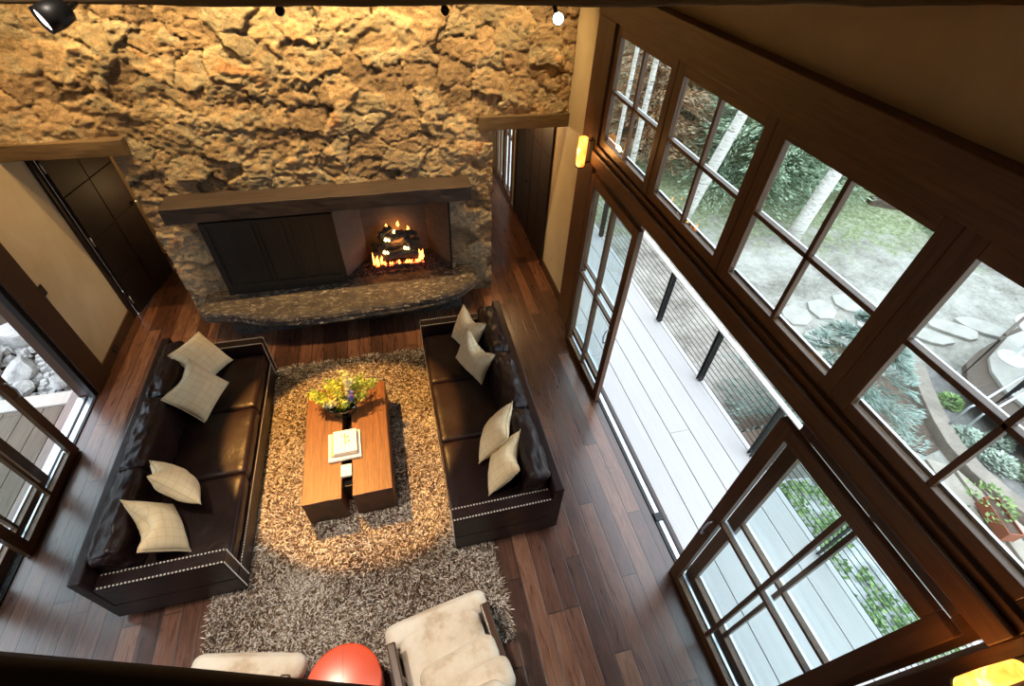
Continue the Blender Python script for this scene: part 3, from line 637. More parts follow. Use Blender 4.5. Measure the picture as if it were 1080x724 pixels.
# ---- sofa: local frame, back at -x, front at +x; y along length
def make_sofa(label, loc, rz, seed):
    S = empty('leather_sofa', label, 'sofa', loc, rz, None)
    D = 1.0; Lh = 1.325; az = .62; bz = .78
    m = MB().box(.06, D - .0, -Lh, Lh, .05, .30)
    m.build('base', 'leather', S, bevel=.012)
    MB().box(0, .09, -Lh, Lh, .05, bz).build('back_panel', 'leather', S, bevel=.014, seg=3)
    for s in (-1, 1):
        a = MB().box(.09, D, s * Lh - (.13 if s > 0 else 0), s * Lh + (.13 if s < 0 else 0), .3, az).build('armrest', 'leather', S, bevel=.012, seg=3)
        n = MB()
        def nail(x, y, z, ax): 
            r = .0068
            if ax == 'z': n.add([(x - r, y - r, z), (x + r, y - r, z), (x + r, y + r, z), (x - r, y + r, z), (x, y, z + r)], [(0, 1, 4), (1, 2, 4), (2, 3, 4), (3, 0, 4)])
            elif ax == 'x': n.add([(x, y - r, z - r), (x, y + r, z - r), (x, y + r, z + r), (x, y - r, z + r), (x + r, y, z)], [(0, 1, 4), (1, 2, 4), (2, 3, 4), (3, 0, 4)])
        yi = s * (Lh - .13 + .014); yo = s * (Lh - .014)
        k = 0
        while .12 + k * .027 < D - .012:
            nail(.12 + k * .027, yi, az + .0005, 'z'); nail(.12 + k * .027, yo, az + .0005, 'z'); k += 1
        k = 0
        while az - .014 - k * .027 > .07:
            nail(D + .0005, yi, az - .014 - k * .027, 'x'); nail(D + .0005, yo, az - .014 - k * .027, 'x'); k += 1
        n.build('nailhead', 'nail', a)['kind'] = 'stuff'
    n = MB(); r = .0068; k = 0
    while -Lh + .13 + k * .027 < Lh - .13:
        y = -Lh + .13 + k * .027; k += 1
        for z in (.285,):
            n.add([(D, y - r, z - r), (D, y + r, z - r), (D, y + r, z + r), (D, y - r, z + r), (D + r, y, z)], [(0, 1, 4), (1, 2, 4), (2, 3, 4), (3, 0, 4)])
    n.build('nailhead', 'nail', S)['kind'] = 'stuff'
    for i in range(3):
        yc = (-1 + i) * .798
        puff_obj('seat_cushion', 'leather', S, (.565, yc, .385), (.42, .396, .085), .04, .012, 18, .007, seed + i)
        puff_obj('back_cushion', 'leather', S, (.205, yc, .645), (.110, .398, .205), .06, .016, 30, .020, seed + 10 + i, ('Y', -.10), 15.)
    for x in (.08, .92):
        for y in (-1.24, 1.24): MB().box(x - .03, x + .03, y - .03, y + .03, 0, .055).build('foot', 'black', S, bevel=.004)
    return S
M['nail'] = mat_plain('pewter_nailhead', (.75, .68, .60), .4, .3)
make_sofa('long dark brown leather sofa with nailhead trim, its back to the boulder side doors', (-2.72, 3.24, 0), 0., 1)
make_sofa('long dark brown leather sofa with nailhead trim, its back to the open deck doors', (1.10, 3.17, 0), PI, 30)
# ---- throw pillows
def pillow_mesh(seed, S=.46, T=.085, dent=0.):
    n = 22; g = np.linspace(-1, 1, n + 1); U, V = np.meshgrid(g, g)
    nz = (fbm(U * 2.2 + seed * 3, V * 2.2, 3, seed) - .5)
    x = U * (1 - .055 * (1 - V ** 2)) * S / 2; y = V * (1 - .055 * (1 - U ** 2)) * S / 2
    prof = np.clip((1 - U ** 2) * (1 - V ** 2), 0, 1) ** .5
    dn = dent * np.exp(-((U * 1.6) ** 2)) * np.clip(V, 0, 1) ** 2
    y = y - dn * .5
    top = prof * (T + .03 * nz) * (1 - dn * 2); bot = -prof * (T + .03 * (fbm(U * 2.2, V * 2.2 + 9, 3, seed + 4) - .5)) * (1 - dn * 2)
    N = (n + 1) ** 2; v = np.concatenate([np.stack([x, y, top], -1).reshape(-1, 3), np.stack([x, y, bot], -1).reshape(-1, 3)])
    f = []
    for j in range(n):
        for i in range(n):
            a = j * (n + 1) + i; q = (a, a + 1, a + n + 2, a + n + 1); f.append(q); f.append(tuple(N + k for k in q[::-1]))
    me = bpy.data.meshes.new('throw_pillow'); me.from_pydata(v.tolist(), [], f); me.update()
    bm = bmesh.new(); bm.from_mesh(me); bmesh.ops.remove_doubles(bm, verts=bm.verts, dist=.0005); bm.to_mesh(me); bm.free()
    ring = [(x[0, i], y[0, i], 0) for i in range(n)] + [(x[j, n], y[j, n], 0) for j in range(n)] + [(x[n, n - i], y[n, n - i], 0) for i in range(n)] + [(x[n - j, 0], y[n - j, 0], 0) for j in range(n)]
    return me, ring + [ring[0]]
def pillow(label, side, p, seed, grp, dent=0., T=.105, axes=None):
    cx, cy, cz, yaw, lean, roll, S = p
    n0 = Vector((math.cos(yaw), math.sin(yaw), 0)); u0 = Vector((-math.sin(yaw), math.cos(yaw), 0)); up = Vector((0, 0, 1))
    v = up * math.cos(lean) - n0 * math.sin(lean); n = n0 * math.cos(lean) + up * math.sin(lean)
    u = u0 * math.cos(roll) + v * math.sin(roll); v = -u0 * math.sin(roll) + v * math.cos(roll)
    if axes: u, v = (Vector(a).normalized() for a in axes); n = u.cross(v).normalized()
    me, ring = pillow_mesh(seed, S, T, dent)
    o = link('throw_pillow', me, 'plaid', None, True)
    o.matrix_world = Matrix(((u.x, v.x, n.x, cx), (u.y, v.y, n.y, cy), (u.z, v.z, n.z, cz), (0, 0, 0, 1)))
    q = MB().tube(ring, .0045, 6, False).build('piping', 'piping', o, True)
    return tag(o, label, 'pillow', grp)
gl = 'plaid pillows on the boulder side sofa'; gr_ = 'plaid pillows on the deck side sofa'
pillow('cream plaid pillow closest to the fireplace on the boulder side sofa, partly covered by another', 'L', [-2.28, 4.249, 0.70, -0.256, 0.739, -0.232, 0.46], 1, gl)
pillow('cream plaid pillow lying over another at the fireplace end of the boulder side sofa', 'L', [-2.22, 3.739, 0.728, -0.502, 0.45, 0.211, 0.485], 2, gl, .1)
pillow('cream plaid pillow standing edge-on behind another in the boulder side sofa', 'L', [-2.17, 2.66, 0.77, 0, 0, 0, .47], 3, gl, .12, .11, ((.388, -.748, .539), (-.591, .247, .768)))
pillow('cream plaid pillow with a dented top against the near arm of the boulder side sofa', 'L', [-2.244, 2.295, 0.725, 0.367, 0.453, 0.154, 0.49], 4, gl, .35)
pillow('cream plaid pillow nearest the hearth on the deck side sofa, behind another', 'R', [0.641, 4.11, 0.695, 3.542, 0.468, 0.05, 0.467], 5, gr_, .2)
pillow('cream plaid pillow overlapping the one nearest the hearth on the deck side sofa', 'R', [0.632, 3.645, 0.73, 3.675, 0.302, -0.14, 0.479], 6, gr_, .3)
pillow('cream plaid pillow on the deck side sofa, next to the one by the near arm', 'R', [0.649, 2.611, 0.71, 2.707, 0.553, 0.155, 0.485], 7, gr_, .1)
pillow('cream plaid pillow against the near arm of the deck side sofa', 'R', [0.659, 2.274, 0.70, 2.777, 0.584, 0.154, 0.477], 8, gr_, .2)
# ------------------------------------------------------------------ rug
def rug():
    x0, x1, y0, y1 = -2.02, .46, 1.02, 4.60
    R = empty('shag_rug', 'large shaggy brown and cream rug between the two leather sofas', 'rug', ((x0 + x1) / 2, (y0 + y1) / 2, 0))
    hx, hy = (x1 - x0) / 2, (y1 - y0) / 2
    box('backing', 'rugbase', -hx, hx, -hy, hy, .001, .014, R)
    N = 120000; x = rng.uniform(-hx, hx, N); y = rng.uniform(-hy, hy, N)
    fx_ = fbm(x * 5 + 9, y * 5, 3, 1) - .5; fy_ = fbm(x * 5, y * 5 + 9, 3, 2) - .5
    ang = rng.uniform(0, 2 * PI, N); lean = rng.uniform(.02, .06, N)
    dx = np.cos(ang) * lean + fx_ * .09; dy = np.sin(ang) * lean + fy_ * .09 - .015
    hgt = rng.uniform(.022, .042, N); w = rng.uniform(.0018, .0036, N)
    dn = np.sqrt(dx ** 2 + dy ** 2) + 1e-6; sx = -dy / dn * w; sy = dx / dn * w; z0 = np.full(N, .008)
    V = np.stack([np.stack([x - sx, y - sy, z0], -1), np.stack([x + sx, y + sy, z0], -1), np.stack([x + dx * .6 + sx * 1.2, y + dy * .6 + sy * 1.2, z0 + hgt * .8], -1), np.stack([x + dx, y + dy, z0 + hgt], -1), np.stack([x + dx * .6 - sx * 1.2, y + dy * .6 - sy * 1.2, z0 + hgt * .8], -1)], 1)
    tn = np.clip(rng.beta(.55, .6, N) + (fbm(x * 2.2, y * 2.2, 3, 5) - .5) * .5, 0, 1)
    o = link('pile', quads_mesh('pile', V, 5, tn), 'shag', R); o['kind'] = 'stuff'
rug()
# ------------------------------------------------------------------ coffee table and what stands on it
M['end'] = mat_noise('shaded_end_grain', [(.035, .016, .009), (.10, .045, .02)], 14, .7, .5, .01)  # slab end faces get a darker colour that paints in their shade
T = empty('coffee_table', 'low coffee table of two thick reddish timber slabs with a dark gap between', 'coffee table', (-.81, 3.08, .045))
for (a, b) in ((-.41, -.05), (.045, .41)):
    bm = bmesh.new(); bmesh.ops.create_cube(bm, size=1.)
    bmesh.ops.subdivide_edges(bm, edges=bm.edges[:], cuts=10, use_grid_fill=True)
    for v in bm.verts:
        p = Vector(((a + b) / 2 + v.co.x * (b - a), v.co.y * 1.37, .19 + v.co.z * .37))
        k = float(fbm(np.array([p.y * 4]), np.array([p.x * 9 + p.z * 5]), 3, 3)[0]) - .5
        if abs(v.co.x) > .49: p.x += k * .014
        if abs(v.co.y) > .49: p.y += k * .014
        v.co = p
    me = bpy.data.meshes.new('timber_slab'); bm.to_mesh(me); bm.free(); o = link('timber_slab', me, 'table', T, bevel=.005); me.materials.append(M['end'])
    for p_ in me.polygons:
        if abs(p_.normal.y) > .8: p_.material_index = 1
for y in (-.5, .45, -.1): box('spacer', 'black', -.055, .05, y - .03, y + .03, .08, .30, T)
tz = .421
def book(label, c, w, l, h, rz, covmat):
    B = empty('book', label, 'book', c, rz, 'books on the coffee table')
    box('page_block', 'paper', -w / 2 + .004, w / 2 - .004, -l / 2 + .004, l / 2 - .004, .003, h - .003, B)
    pr = [(-w / 2, 0), (w / 2, 0), (w / 2, .004), (-w / 2 + .004, .004), (-w / 2 + .004, h - .004), (w / 2, h - .004), (w / 2, h), (-w / 2, h)]; n_ = 8; q = MB()
    q.add([(a_, y_, b_) for y_ in (-l / 2, l / 2) for a_, b_ in pr], [tuple(range(n_))[::-1], tuple(range(n_, 2 * n_))] + [(i, (i + 1) % n_, n_ + (i + 1) % n_, n_ + i) for i in range(n_)]); q.build('cover', covmat, B)
    return B
book('large white book at the bottom of the pile on the coffee table', (-.83, 2.955, tz), .31, .325, .028, .03, 'cover')
B = book('tan-edged book in the middle of the pile on the coffee table', (-.825, 2.965, tz + .029), .255, .27, .02, .0, 'cover_tan')
B = book('small white book with faint print on top of the pile on the coffee table', (-.815, 2.965, tz + .05), .22, .265, .035, .03, 'cover')
m = MB()
for i in range(9):
    a = random.uniform(-.03, .05); b = random.uniform(-.05, .08); m.box(a, a + random.uniform(.008, .03), b, b + random.uniform(.006, .02), .035, .0356)
m.box(-.005, .01, -.04, .09, .035, .0357)
m.build('cover_print', 'print', B)
B = empty('tea_light_holder', 'small square pale stone candle holder on the coffee table before the books', 'candle holder', (-.815, 2.665, tz))
MB().box(-.05, .05, -.065, .065, 0, .03).build('block', 'paper', B, bevel=.004); MB().lathe([(.02, .03), (.02, .034), (.017, .034), (.016, .031)], 16).build('candle', 'white', B, True)
Vz = empty('flower_vase', 'low oval glass vase on the coffee table filled with stems and water', 'vase', (-.835, 3.39, tz))
pr = [(.098, 0), (.11, .02), (.128, .08), (.142, .15), (.136, .15), (.122, .08), (.104, .022), (.092, .012)]
m = MB().lathe(pr, 32); m.v = [(x * 1.15, y * .72, z) for x, y, z in m.v]; m.build('glass_bowl', 'vase', Vz, True)
m = MB().lathe([(.098, .013), (.117, .075), (.122, .095)], 24); m.v = [(x * 1.13, y * .70, z) for x, y, z in m.v]
wm = NT('vase_water'); M['water'] = (lambda t: (t.put(t.out.inputs[0], t.n('ShaderNodeBsdfTransparent', i_Color=(.55, .68, .58))), t.m)[1])(wm)
m.build('water', 'water', Vz, True)
def bouquet():
    F = empty('flower_bouquet', 'loose bouquet of yellow-green, cream and blue flowers in the glass vase', 'flowers', (-.835, 3.42, tz + .03))
    st = MB(); dirs = []
    ends = [(.10, .10, .46, 'cream'), (.12, .06, .40, 'cream'), (-.26, .02, .26, 'yel'), (-.30, .10, .22, 'grn'), (-.20, -.02, .20, 'yel'), (-.12, .08, .33, 'yel'), (-.03, .12, .34, 'yel'), (.0, .0, .30, 'yel'), (-.08, -.08, .22, 'cream'),
            (.16, .12, .33, 'cream'), (.22, .10, .30, 'grn'), (.30, .12, .26, 'yel'), (.38, .10, .27, 'grn'), (.26, .0, .2, 'grn'), (.13, -.03, .26, 'blue'), (.10, -.05, .21, 'blue'), (-.15, -.06, .17, 'pale'), (-.25, .12, .16, 'grn'), (.04, -.08, .2, 'yel'), (.2, .2, .25, 'grn'), (-.1, .2, .25, 'grn'), (.05, .2, .3, 'yel')]
    col = {k: [] for k in ('cream', 'yel', 'grn', 'blue', 'pale')}
    for (x, y, z, c) in ends:
        s0 = Vector((random.uniform(-.06, .06), random.uniform(-.06, .0), .0)); e = Vector((x, y, z)); md = s0.lerp(e, .5) + Vector((0, 0, .05))
        st.tube([s0, md, e], .0025, 5)
        nn = 80
        for k in range(nn):
            t = random.uniform(.55 if c in ('cream', 'blue') else .62, 1.02); p = (s0 * (1 - t) ** 2 + md * 2 * t * (1 - t) + e * t * t)
            sp = .022 if c in ('cream', 'blue', 'pale') else .04
            p += Vector((random.gauss(0, sp * .6), random.gauss(0, sp * .6), random.gauss(0, sp * .6)))
            r = random.uniform(.012, .022); a = Vector((random.gauss(0, 1), random.gauss(0, 1), random.gauss(0, 1))).normalized(); b = a.orthogonal().normalized()
            a2 = a.cross(b); col[c if random.random() > .2 else ('grn' if c != 'cream' else 'yel')].append([p - b * r, p + a2 * r * .6 + a * r * .3, p + b * r, p - a2 * r * .6 + a * r * .3])
    st.build('stem', 'leaf_g', F)
    for k, mt, nm in (('cream', 'petal_w', 'cream_blossom'), ('yel', 'leaf_y', 'yellow_blossom'), ('grn', 'leaf_g', 'leaf'), ('blue', 'petal_b', 'blue_blossom'), ('pale', 'petal_lb', 'pale_blossom')):
        V = np.array([[list(v) for v in q] for q in col[k]]); o = link(nm, quads_mesh(nm, V, 4), mt, F); o['kind'] = 'stuff'
bouquet()
# ------------------------------------------------------------------ armchairs and red table
def armchair(label, loc, rz, rolls):
    A = empty('cowhide_armchair', label, 'armchair', loc, rz, None)
    # local: front +y, width along x (.78), seat top .42
    v1, f1 = puff(.31, .37, .08, .06, .02, 14, .004, 5); v1 = v1 + np.array((0, -.37, .37)); v2, f2 = puff(.40, .09, .08, .06, .015, 14, .003, 6); v2 = v2 + np.array((0, -.085, .369)); k_ = len(v1)
    me = bpy.data.meshes.new('seat_cushion'); me.from_pydata(v1.tolist() + v2.tolist(), [], f1 + [tuple(i + k_ for i in q) for q in f2]); me.update(); link('seat_cushion', me, 'cowhide', A, True)
    puff_obj('back_cushion', 'cowhide', A, (0, -.74, .62), (.30, .09, .26), .07, .02, 14, .004, 6, ('X', .22))
    for s in (-1, 1):
        m = MB(); x0, x1 = (s * .325, s * .39) if s > 0 else (s * .39, s * .325)
        m.box(x0, x1, -.86, -.17, .575, .62); a = m.build('armrest', 'armwood', A, bevel=.012, seg=3)
        for q in (-.25, -.84): MB().box(x0 + .005, x1 - .005, q, q + .06, 0, .576).build('leg', 'armwood', A, bevel=.006)
    MB().box(-.32, .32, -.80, -.08, .20, .285).build('seat_frame', 'armwood', A, bevel=.006)
    MB().box(-.32, .32, -.86, -.82, .30, .84).build('back_frame', 'armwood', A, bevel=.01)
    return A
armchair('cream cowhide armchair with dark wood arms at the corner of the rug, bolsters on it', (-.15, 1.28, 0), .15, 2)
armchair('cream cowhide armchair beside the red round table, boulder side', (-1.50, 1.28, 0), -.22, 0)
def bolster(label, c, ang, l, r):
    v, f = puff(l, r, r * .8, r * .62, .01, 14, .004, 9); a = Matrix.Rotation(ang, 3, 'Z'); v = v @ np.array(a).T
    me = bpy.data.meshes.new('cowhide_cushion'); me.from_pydata(v.tolist(), [], f); o = link('cowhide_cushion', me, 'cowhide', None, True); o.location = c
    tag(o, label, 'cushion', 'cowhide cushions on the corner armchair')
bolster('long rounded cowhide cushion lying on the seat of the corner armchair', (-.01, .80, .60), .24, .28, .10)
bolster('long rounded cowhide cushion behind the other, against the chair back', (.06, .63, .66), .22, .28, .11)
R = empty('round_side_table', 'round glossy red side table between the two cowhide armchairs', 'side table', (-.83, .90, 0))
MB().lathe([(.20, .0), (.22, .01), (.245, .2), (.262, .44), (.264, .492), (.255, .50)], 56).build('drum_body', 'red', R, True, .002)
MB().box(-.0012, .0012, -.25, .25, .5001, .5006).build('top_seam', 'red_seam', R)
# loft handrail close to the camera
o = MB().tube([(-.66, .288, 3.97), (-.283, .168, 3.97), (.098, .044, 3.97)], .023, 14).build('loft_handrail', 'dark_z', None, True); 
Rl = empty('loft_railing', 'dark round handrail of the loft crossing the bottom of the view', 'railing', (0, 0, 3.05)); o.parent = Rl; o.location = (0, 0, -3.05); o.name = 'handrail'
for q in ((-.66, .288), (.098, .044)): MB().tube([(*q, 0), (*q, .92)], .015, 8).build('post', 'black', Rl, True)
# ------------------------------------------------------------------ lamps
def sconce(label, y, zc):
    S = empty('wall_sconce', label, 'wall lamp', (2.12, y, zc))
    box('backplate', 'black', -.012, 0, -.045, .045, -.13, .13, S, .004)
    MB().tube([(-.01, 0, -.11), (-.06, 0, -.12), (-.11, 0, -.155)], .008, 8).build('bracket', 'black', S, True); MB().tube([(-.01, 0, .11), (-.055, 0, .12), (-.075, 0, .12)], .006, 8).build('bracket', 'black', S, True)
    MB().lathe([(.040, -.15), (.046, -.14), (.050, 0), (.048, .15), (.040, .155)], 24, (-.115, 0, 0)).build('amber_shade', 'amber', S, True)
    MB().lathe([(.052, -.16), (.052, -.148), (.03, -.165)], 20, (-.115, 0, 0)).build('cup', 'black', S, True)
sconce('glowing amber cylinder wall lamp on the window trim near the stone wall', 4.66, 2.53)
sconce('glowing amber wall lamp at the near end of the window wall', -.10, 2.42)
def cal_lamp(name, typ, loc, energy, col, aim=None, size=None, blend=.4, soft=.03, portal=False):
    l = bpy.data.lights.new(name, typ); l.energy = energy; l.color = col
    o = bpy.data.objects.new(name, l); C.objects.link(o); o.location = loc
    if aim is not None: o.rotation_euler = (Vector(aim) - Vector(loc)).to_track_quat('-Z', 'Y').to_euler()
    if typ == 'SPOT': l.spot_size = size; l.spot_blend = blend; l.shadow_soft_size = soft
    if typ == 'POINT': l.shadow_soft_size = soft
    if typ == 'AREA':
        l.shape = 'RECTANGLE'; l.size, l.size_y = size
        if portal: l.cycles.is_portal = True
    return o
WARM = (1., .62, .27)
for y, z in ((4.66, 2.53), (-.10, 2.42)):
    cal_lamp('sconce_bulb', 'POINT', (1.93, y, z), 7 if y > 0 else 3.5, (1., .45, .13), soft=.05)
# track cans on the beam
def can(label, base, aim, r=.026, l=.07):
    base = Vector(base); d = (Vector(aim) - base).normalized()
    S = empty('track_spotlight', label, 'spotlight', base, 0, 'small spotlights on the ceiling beam')
    R_ = d.to_track_quat('Z', 'Y').to_matrix()
    def ob(m, name, mat):
        for i, v in enumerate(m.v): m.v[i] = tuple(R_ @ Vector(v))
        return m.build(name, mat, S, True)
    ob(MB().lathe([(r * .55, -l), (r * .8, -l * .93), (r, -l * .5), (r, 0), (r * .9, 0), (r * .86, -.008)], 24), 'housing', 'black')
    ob(MB().lathe([(r * .86, -.006), (r * .5, -.003), (.001, -.002)], 24), 'lens', 'lens')
    e = R_ @ Vector((0, 0, -l * .9)); top = Vector((e.x, max(e.y, .0) + .05, 4.36 - base.z))
    MB().tube([e, (e + top) / 2 + Vector((0, 0, -.002)), top], .006, 8).build('stem', 'black', S, True)
can('black spotlight can under the ceiling beam aimed towards the boulder side, lens glowing', (-.652, 1.36, 4.345), (-1.34, .74, 4.10), .026, .06)
can('small spotlight above the fire screen, only its tail showing under the beam', (-.205, 1.50, 4.338), (-.3, 3.5, 4.3), .011, .03)
can('small spotlight above the burning fire, only its tail showing under the beam', (.20, 1.50, 4.338), (.3, 3.5, 4.3), .011, .03)
can('small spotlight under the beam near the window wall, shining towards the room', (.483, 1.40, 4.335), (.25, .55, 4.42), .016, .03)
# wall washers above the frame
for x, e in ((-3.3, 60), (-2.3, 110), (-1.25, 130), (-.2, 130), (.55, 110), (1.6, 80)):
    cal_lamp('wall_washer', 'SPOT', (x, 5.16, 4.55), e * 2.7, (1., .68, .29), (x + .05, 5.80, 2.7), 1.35, .9, .03)
cal_lamp('table_spotlight', 'SPOT', (-1.95, 4.35, 4.75), 2500, (1., .50, .12), (-.78, 3.25, .1), .52, .2, .03)
cal_lamp('fill_downlight', 'SPOT', (-2.0, 2.02, 5.0), 520, (1., .84, .64), (-.9, 1.2, 0), 1.1, .9, .09)  # unseen lamp placed to mirror in the red table top, raised as fill
cal_lamp('fill_downlight', 'SPOT', (-.7, .9, 5.4), 330, (1., .86, .72), (-.8, 1.2, 0), .95, .9, .10)  # added unseen fill light to brighten the near floor and rug
cal_lamp('loft_fill', 'POINT', (.2, -1.8, 5.2), 14, (1., .72, .42), soft=.15)  # added fill behind the camera to lift the beam and upper trim
cal_lamp('passage_lamp', 'POINT', (1.7, 6.9, 2.2), 40, WARM, soft=.1)
cal_lamp('alcove_lamp', 'POINT', (-3.0, 7.0, 1.4), 6, WARM, soft=.1)
cal_lamp('fire_glow', 'POINT', (-.06, 6.13, .80), 7, (1., .36, .08), soft=.08)
cal_lamp('plaster_washer', 'SPOT', (-2.9, 4.9, 4.2), 130, WARM, (-3.74, 5.5, 1.8), 1.1, .8, .05)
# portals
cal_lamp('portal', 'AREA', (2.5, 2.3, 1.85), 1, (1, 1, 1), (0, 2.3, 1.85), (4.6, 3.7), portal=True)
cal_lamp('portal', 'AREA', (XL - .3, 2.45, 1.25), 1, (1, 1, 1), (0, 2.45, 1.25), (4.3, 2.4), portal=True)
# ------------------------------------------------------------------ outside, deck side
def deck(name, label, x0, x1, y0, y1, z, w, mat='deckwood', gap=.007):
    m = MB(); x = x0; i = 0
    while x < x1 - .02:
        b = min(x + w - gap, x1); cuts = [y0] + sorted(random.uniform(y0, y1) for _ in range(2)) + [y1]
        for a, c in zip(cuts[:-1], cuts[1:]):
            if c - a > .05: m.box(x, b, a + .002, c - .002, z - .03, z)
        x += w; i += 1
    return tag(m.build(name, mat, None, bevel=.002), label, 'deck')
deck('timber_deck', 'pale weathered board deck outside the open glass doors', XR + .03, 3.62, -2.2, 9.0, -.03, .262, gap=.009)
struct('ground_under_deck', 'soil', XR + .05, 3.6, -2.2, 9.0, -1.2, -.2)
RL = empty('deck_railing', 'cable railing with dark flat posts along the pale deck', 'railing', (3.56, 2.3, -.03))
ys = [-1.33, -.17, 1.0, 2.17, 3.33, 4.51, 5.68, 6.85, 8.0]
for y in ys:
    P = box('post', 'black', -.035, .035, y - 2.3 - .018, y - 2.3 - .006, -.0, .86, RL); P = box('post', 'black', -.035, .035, y - 2.3 + .030, y - 2.3 + .042, -.0, .86, RL)
    yy = y - 2.3 + .042; pr = [(yy, .05)]
    for k in range(10): z_ = .075 + k * .078; pr += [(yy + .003, z_), (yy + .016, z_), (yy + .016, z_ + .018), (yy + .003, z_ + .018)]
    pr += [(yy, .83)]; n_ = len(pr); q = MB(); q.add([(x_, a_, b_) for x_ in (-.012, .012) for a_, b_ in pr], [tuple(range(n_)), tuple(range(n_, 2 * n_))[::-1]] + [(i, n_ + i, n_ + (i + 1) % n_, (i + 1) % n_) for i in range(n_)])
    q.build('cable_fitting', 'black', P)
for k in range(10): MB().tube([(0, ys[0] - 2.3, .084 + k * .078), (0, ys[-1] - 2.3, .084 + k * .078)], .0042, 6).build('cable', 'black', RL, True)
MB().box(-.03, .03, ys[0] - 2.35, ys[-1] - 2.25, .862, .885).build('top_rail', 'white', RL, bevel=.004)
# terrain
def terrain(name, x0, x1, y0, y1, n, fz, mat):
    xs = np.linspace(x0, x1, n); ys_ = np.linspace(y0, y1, n); X, Y = np.meshgrid(xs, ys_); Z = fz(X, Y)
    co = np.stack([X, Y, Z], -1).reshape(-1, 3); f = [(j * n + i, j * n + i + 1, (j + 1) * n + i + 1, (j + 1) * n + i) for j in range(n - 1) for i in range(n - 1)]
    me = bpy.data.meshes.new(name); me.from_pydata(co.tolist(), [], f); me.update(); o = link(name, me, mat, None, True); o['kind'] = 'structure'; return o
def gz(X, Y):
    d = Y + .37 * X - 10.5
    return -.95 + .03 * (fbm(X * .9, Y * .9, 4, 3) - .5) * 2 + np.clip(d, 0, 30) * .16 + np.clip(X - 15, 0, 30) * .25 + np.clip(d - 6, 0, 30) * .35
terrain('ground', 3.65, 34, -12, 40, 90, gz, 'ground')
terrain('ground_boulder_side', -24, XL - .22, -10, 24, 60, lambda X, Y: -.25 + np.clip(-X - 5, 0, 9) * .35 + np.clip(Y - 5, 0, 9) * .25 + .1 * (fbm(X, Y, 3, 8) - .5), 'soil')
# foliage kinds
def needle_tree(name, label, cat, loc, hgt, rad, mat, seed, group=None, nb=120, per=90, ln=.11, wd=.028, trunk='bark', z0=.08):
    r_ = np.random.default_rng(seed); T = empty(name, label, cat, loc, 0, group)
    MB().tube([(0, 0, 0), (0, 0, hgt * .5), (0, 0, hgt)], [.03 * hgt, .02 * hgt, .005], 8).build('trunk', trunk, T, True)
    V = []; tn = []
    for b in range(nb):
        t = (b + .5) / nb; z = hgt * (z0 + (1 - z0) * t); R = rad * (1 - t) ** .8 * r_.uniform(.75, 1.1) + .06; a = b * 2.4 + r_.uniform(-.3, .3)
        s = r_.uniform(0, 1, per) ** .7; px = np.cos(a) * R * s; py = np.sin(a) * R * s; pz = z - R * .32 * s ** 1.3 + R * .12 * s
        fan = (s * R * .30); lat = r_.uniform(-1, 1, per) * fan; px += -np.sin(a) * lat; py += np.cos(a) * lat; pz += r_.normal(0, .02, per)
        aa = a + np.sign(lat) * r_.uniform(.3, .9, per); l = ln * r_.uniform(.6, 1.2, per); dx = np.cos(aa) * l; dy = np.sin(aa) * l; dz = r_.uniform(-.35, .25, per) * l
        sx = -np.sin(aa) * wd * .5; sy = np.cos(aa) * wd * .5
        p = np.stack([px, py, pz], -1); d = np.stack([dx, dy, dz], -1); w = np.stack([sx, sy, r_.uniform(-.5, .5, per) * wd], -1)
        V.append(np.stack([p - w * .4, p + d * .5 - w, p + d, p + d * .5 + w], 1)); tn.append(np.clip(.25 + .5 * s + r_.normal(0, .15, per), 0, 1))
    o = link('foliage', quads_mesh('foliage', np.concatenate(V), 4, np.concatenate(tn)), mat, T)
    return T
def gzf(x, y): return float(gz(np.array([x]), np.array([y]))[0])
TL = [('tall dark green fir behind the birch in the third high window', 8.6, 9.3, 4.6, 1.9, 'fir'),
      ('rusty brown fir filling the first high window', 6.5, 11.2, 4.6, 1.7, 'rust'),
      ('rusty fir by the house corner, behind the slim birch trunks', 4.9, 13.2, 5.2, 1.6, 'rust'),
      ('green fir with pale dry branches in the second high window', 8.1, 12.0, 4.4, 1.8, 'fir_mix'),
      ('bushy fir farther up the slope behind the gravel', 10.5, 9.8, 4.2, 2.0, 'fir'),
      ('pale green fir on the slope behind the second high window', 5.8, 15., 6.0, 2.4, 'fir_mix'),
      ('broad fir up the slope behind the third high window', 9.0, 14., 6.5, 2.6, 'fir'),
      ('fir at the edge of the gravel in the last high window', 13.3, 6.6, 3.2, 1.6, 'fir'),
      ('fir standing beyond the log pile on the slope', 13.5, 10.0, 5.0, 2.4, 'fir'),
      ('dry brown fir beyond the deck end', 3.9, 16., 6.5, 2.6, 'rust')]
for i, (lb, x, y, h_, r_, mt) in enumerate(TL):
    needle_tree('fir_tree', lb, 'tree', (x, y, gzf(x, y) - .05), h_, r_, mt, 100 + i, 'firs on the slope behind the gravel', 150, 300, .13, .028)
needle_tree('blue_spruce', 'young blue spruce beyond the cable railing, seen from above', 'tree', (5.3, 2.85, -.95), 2.2, 1.42, 'spruce', 55, None, 44, 330, .11, .014)
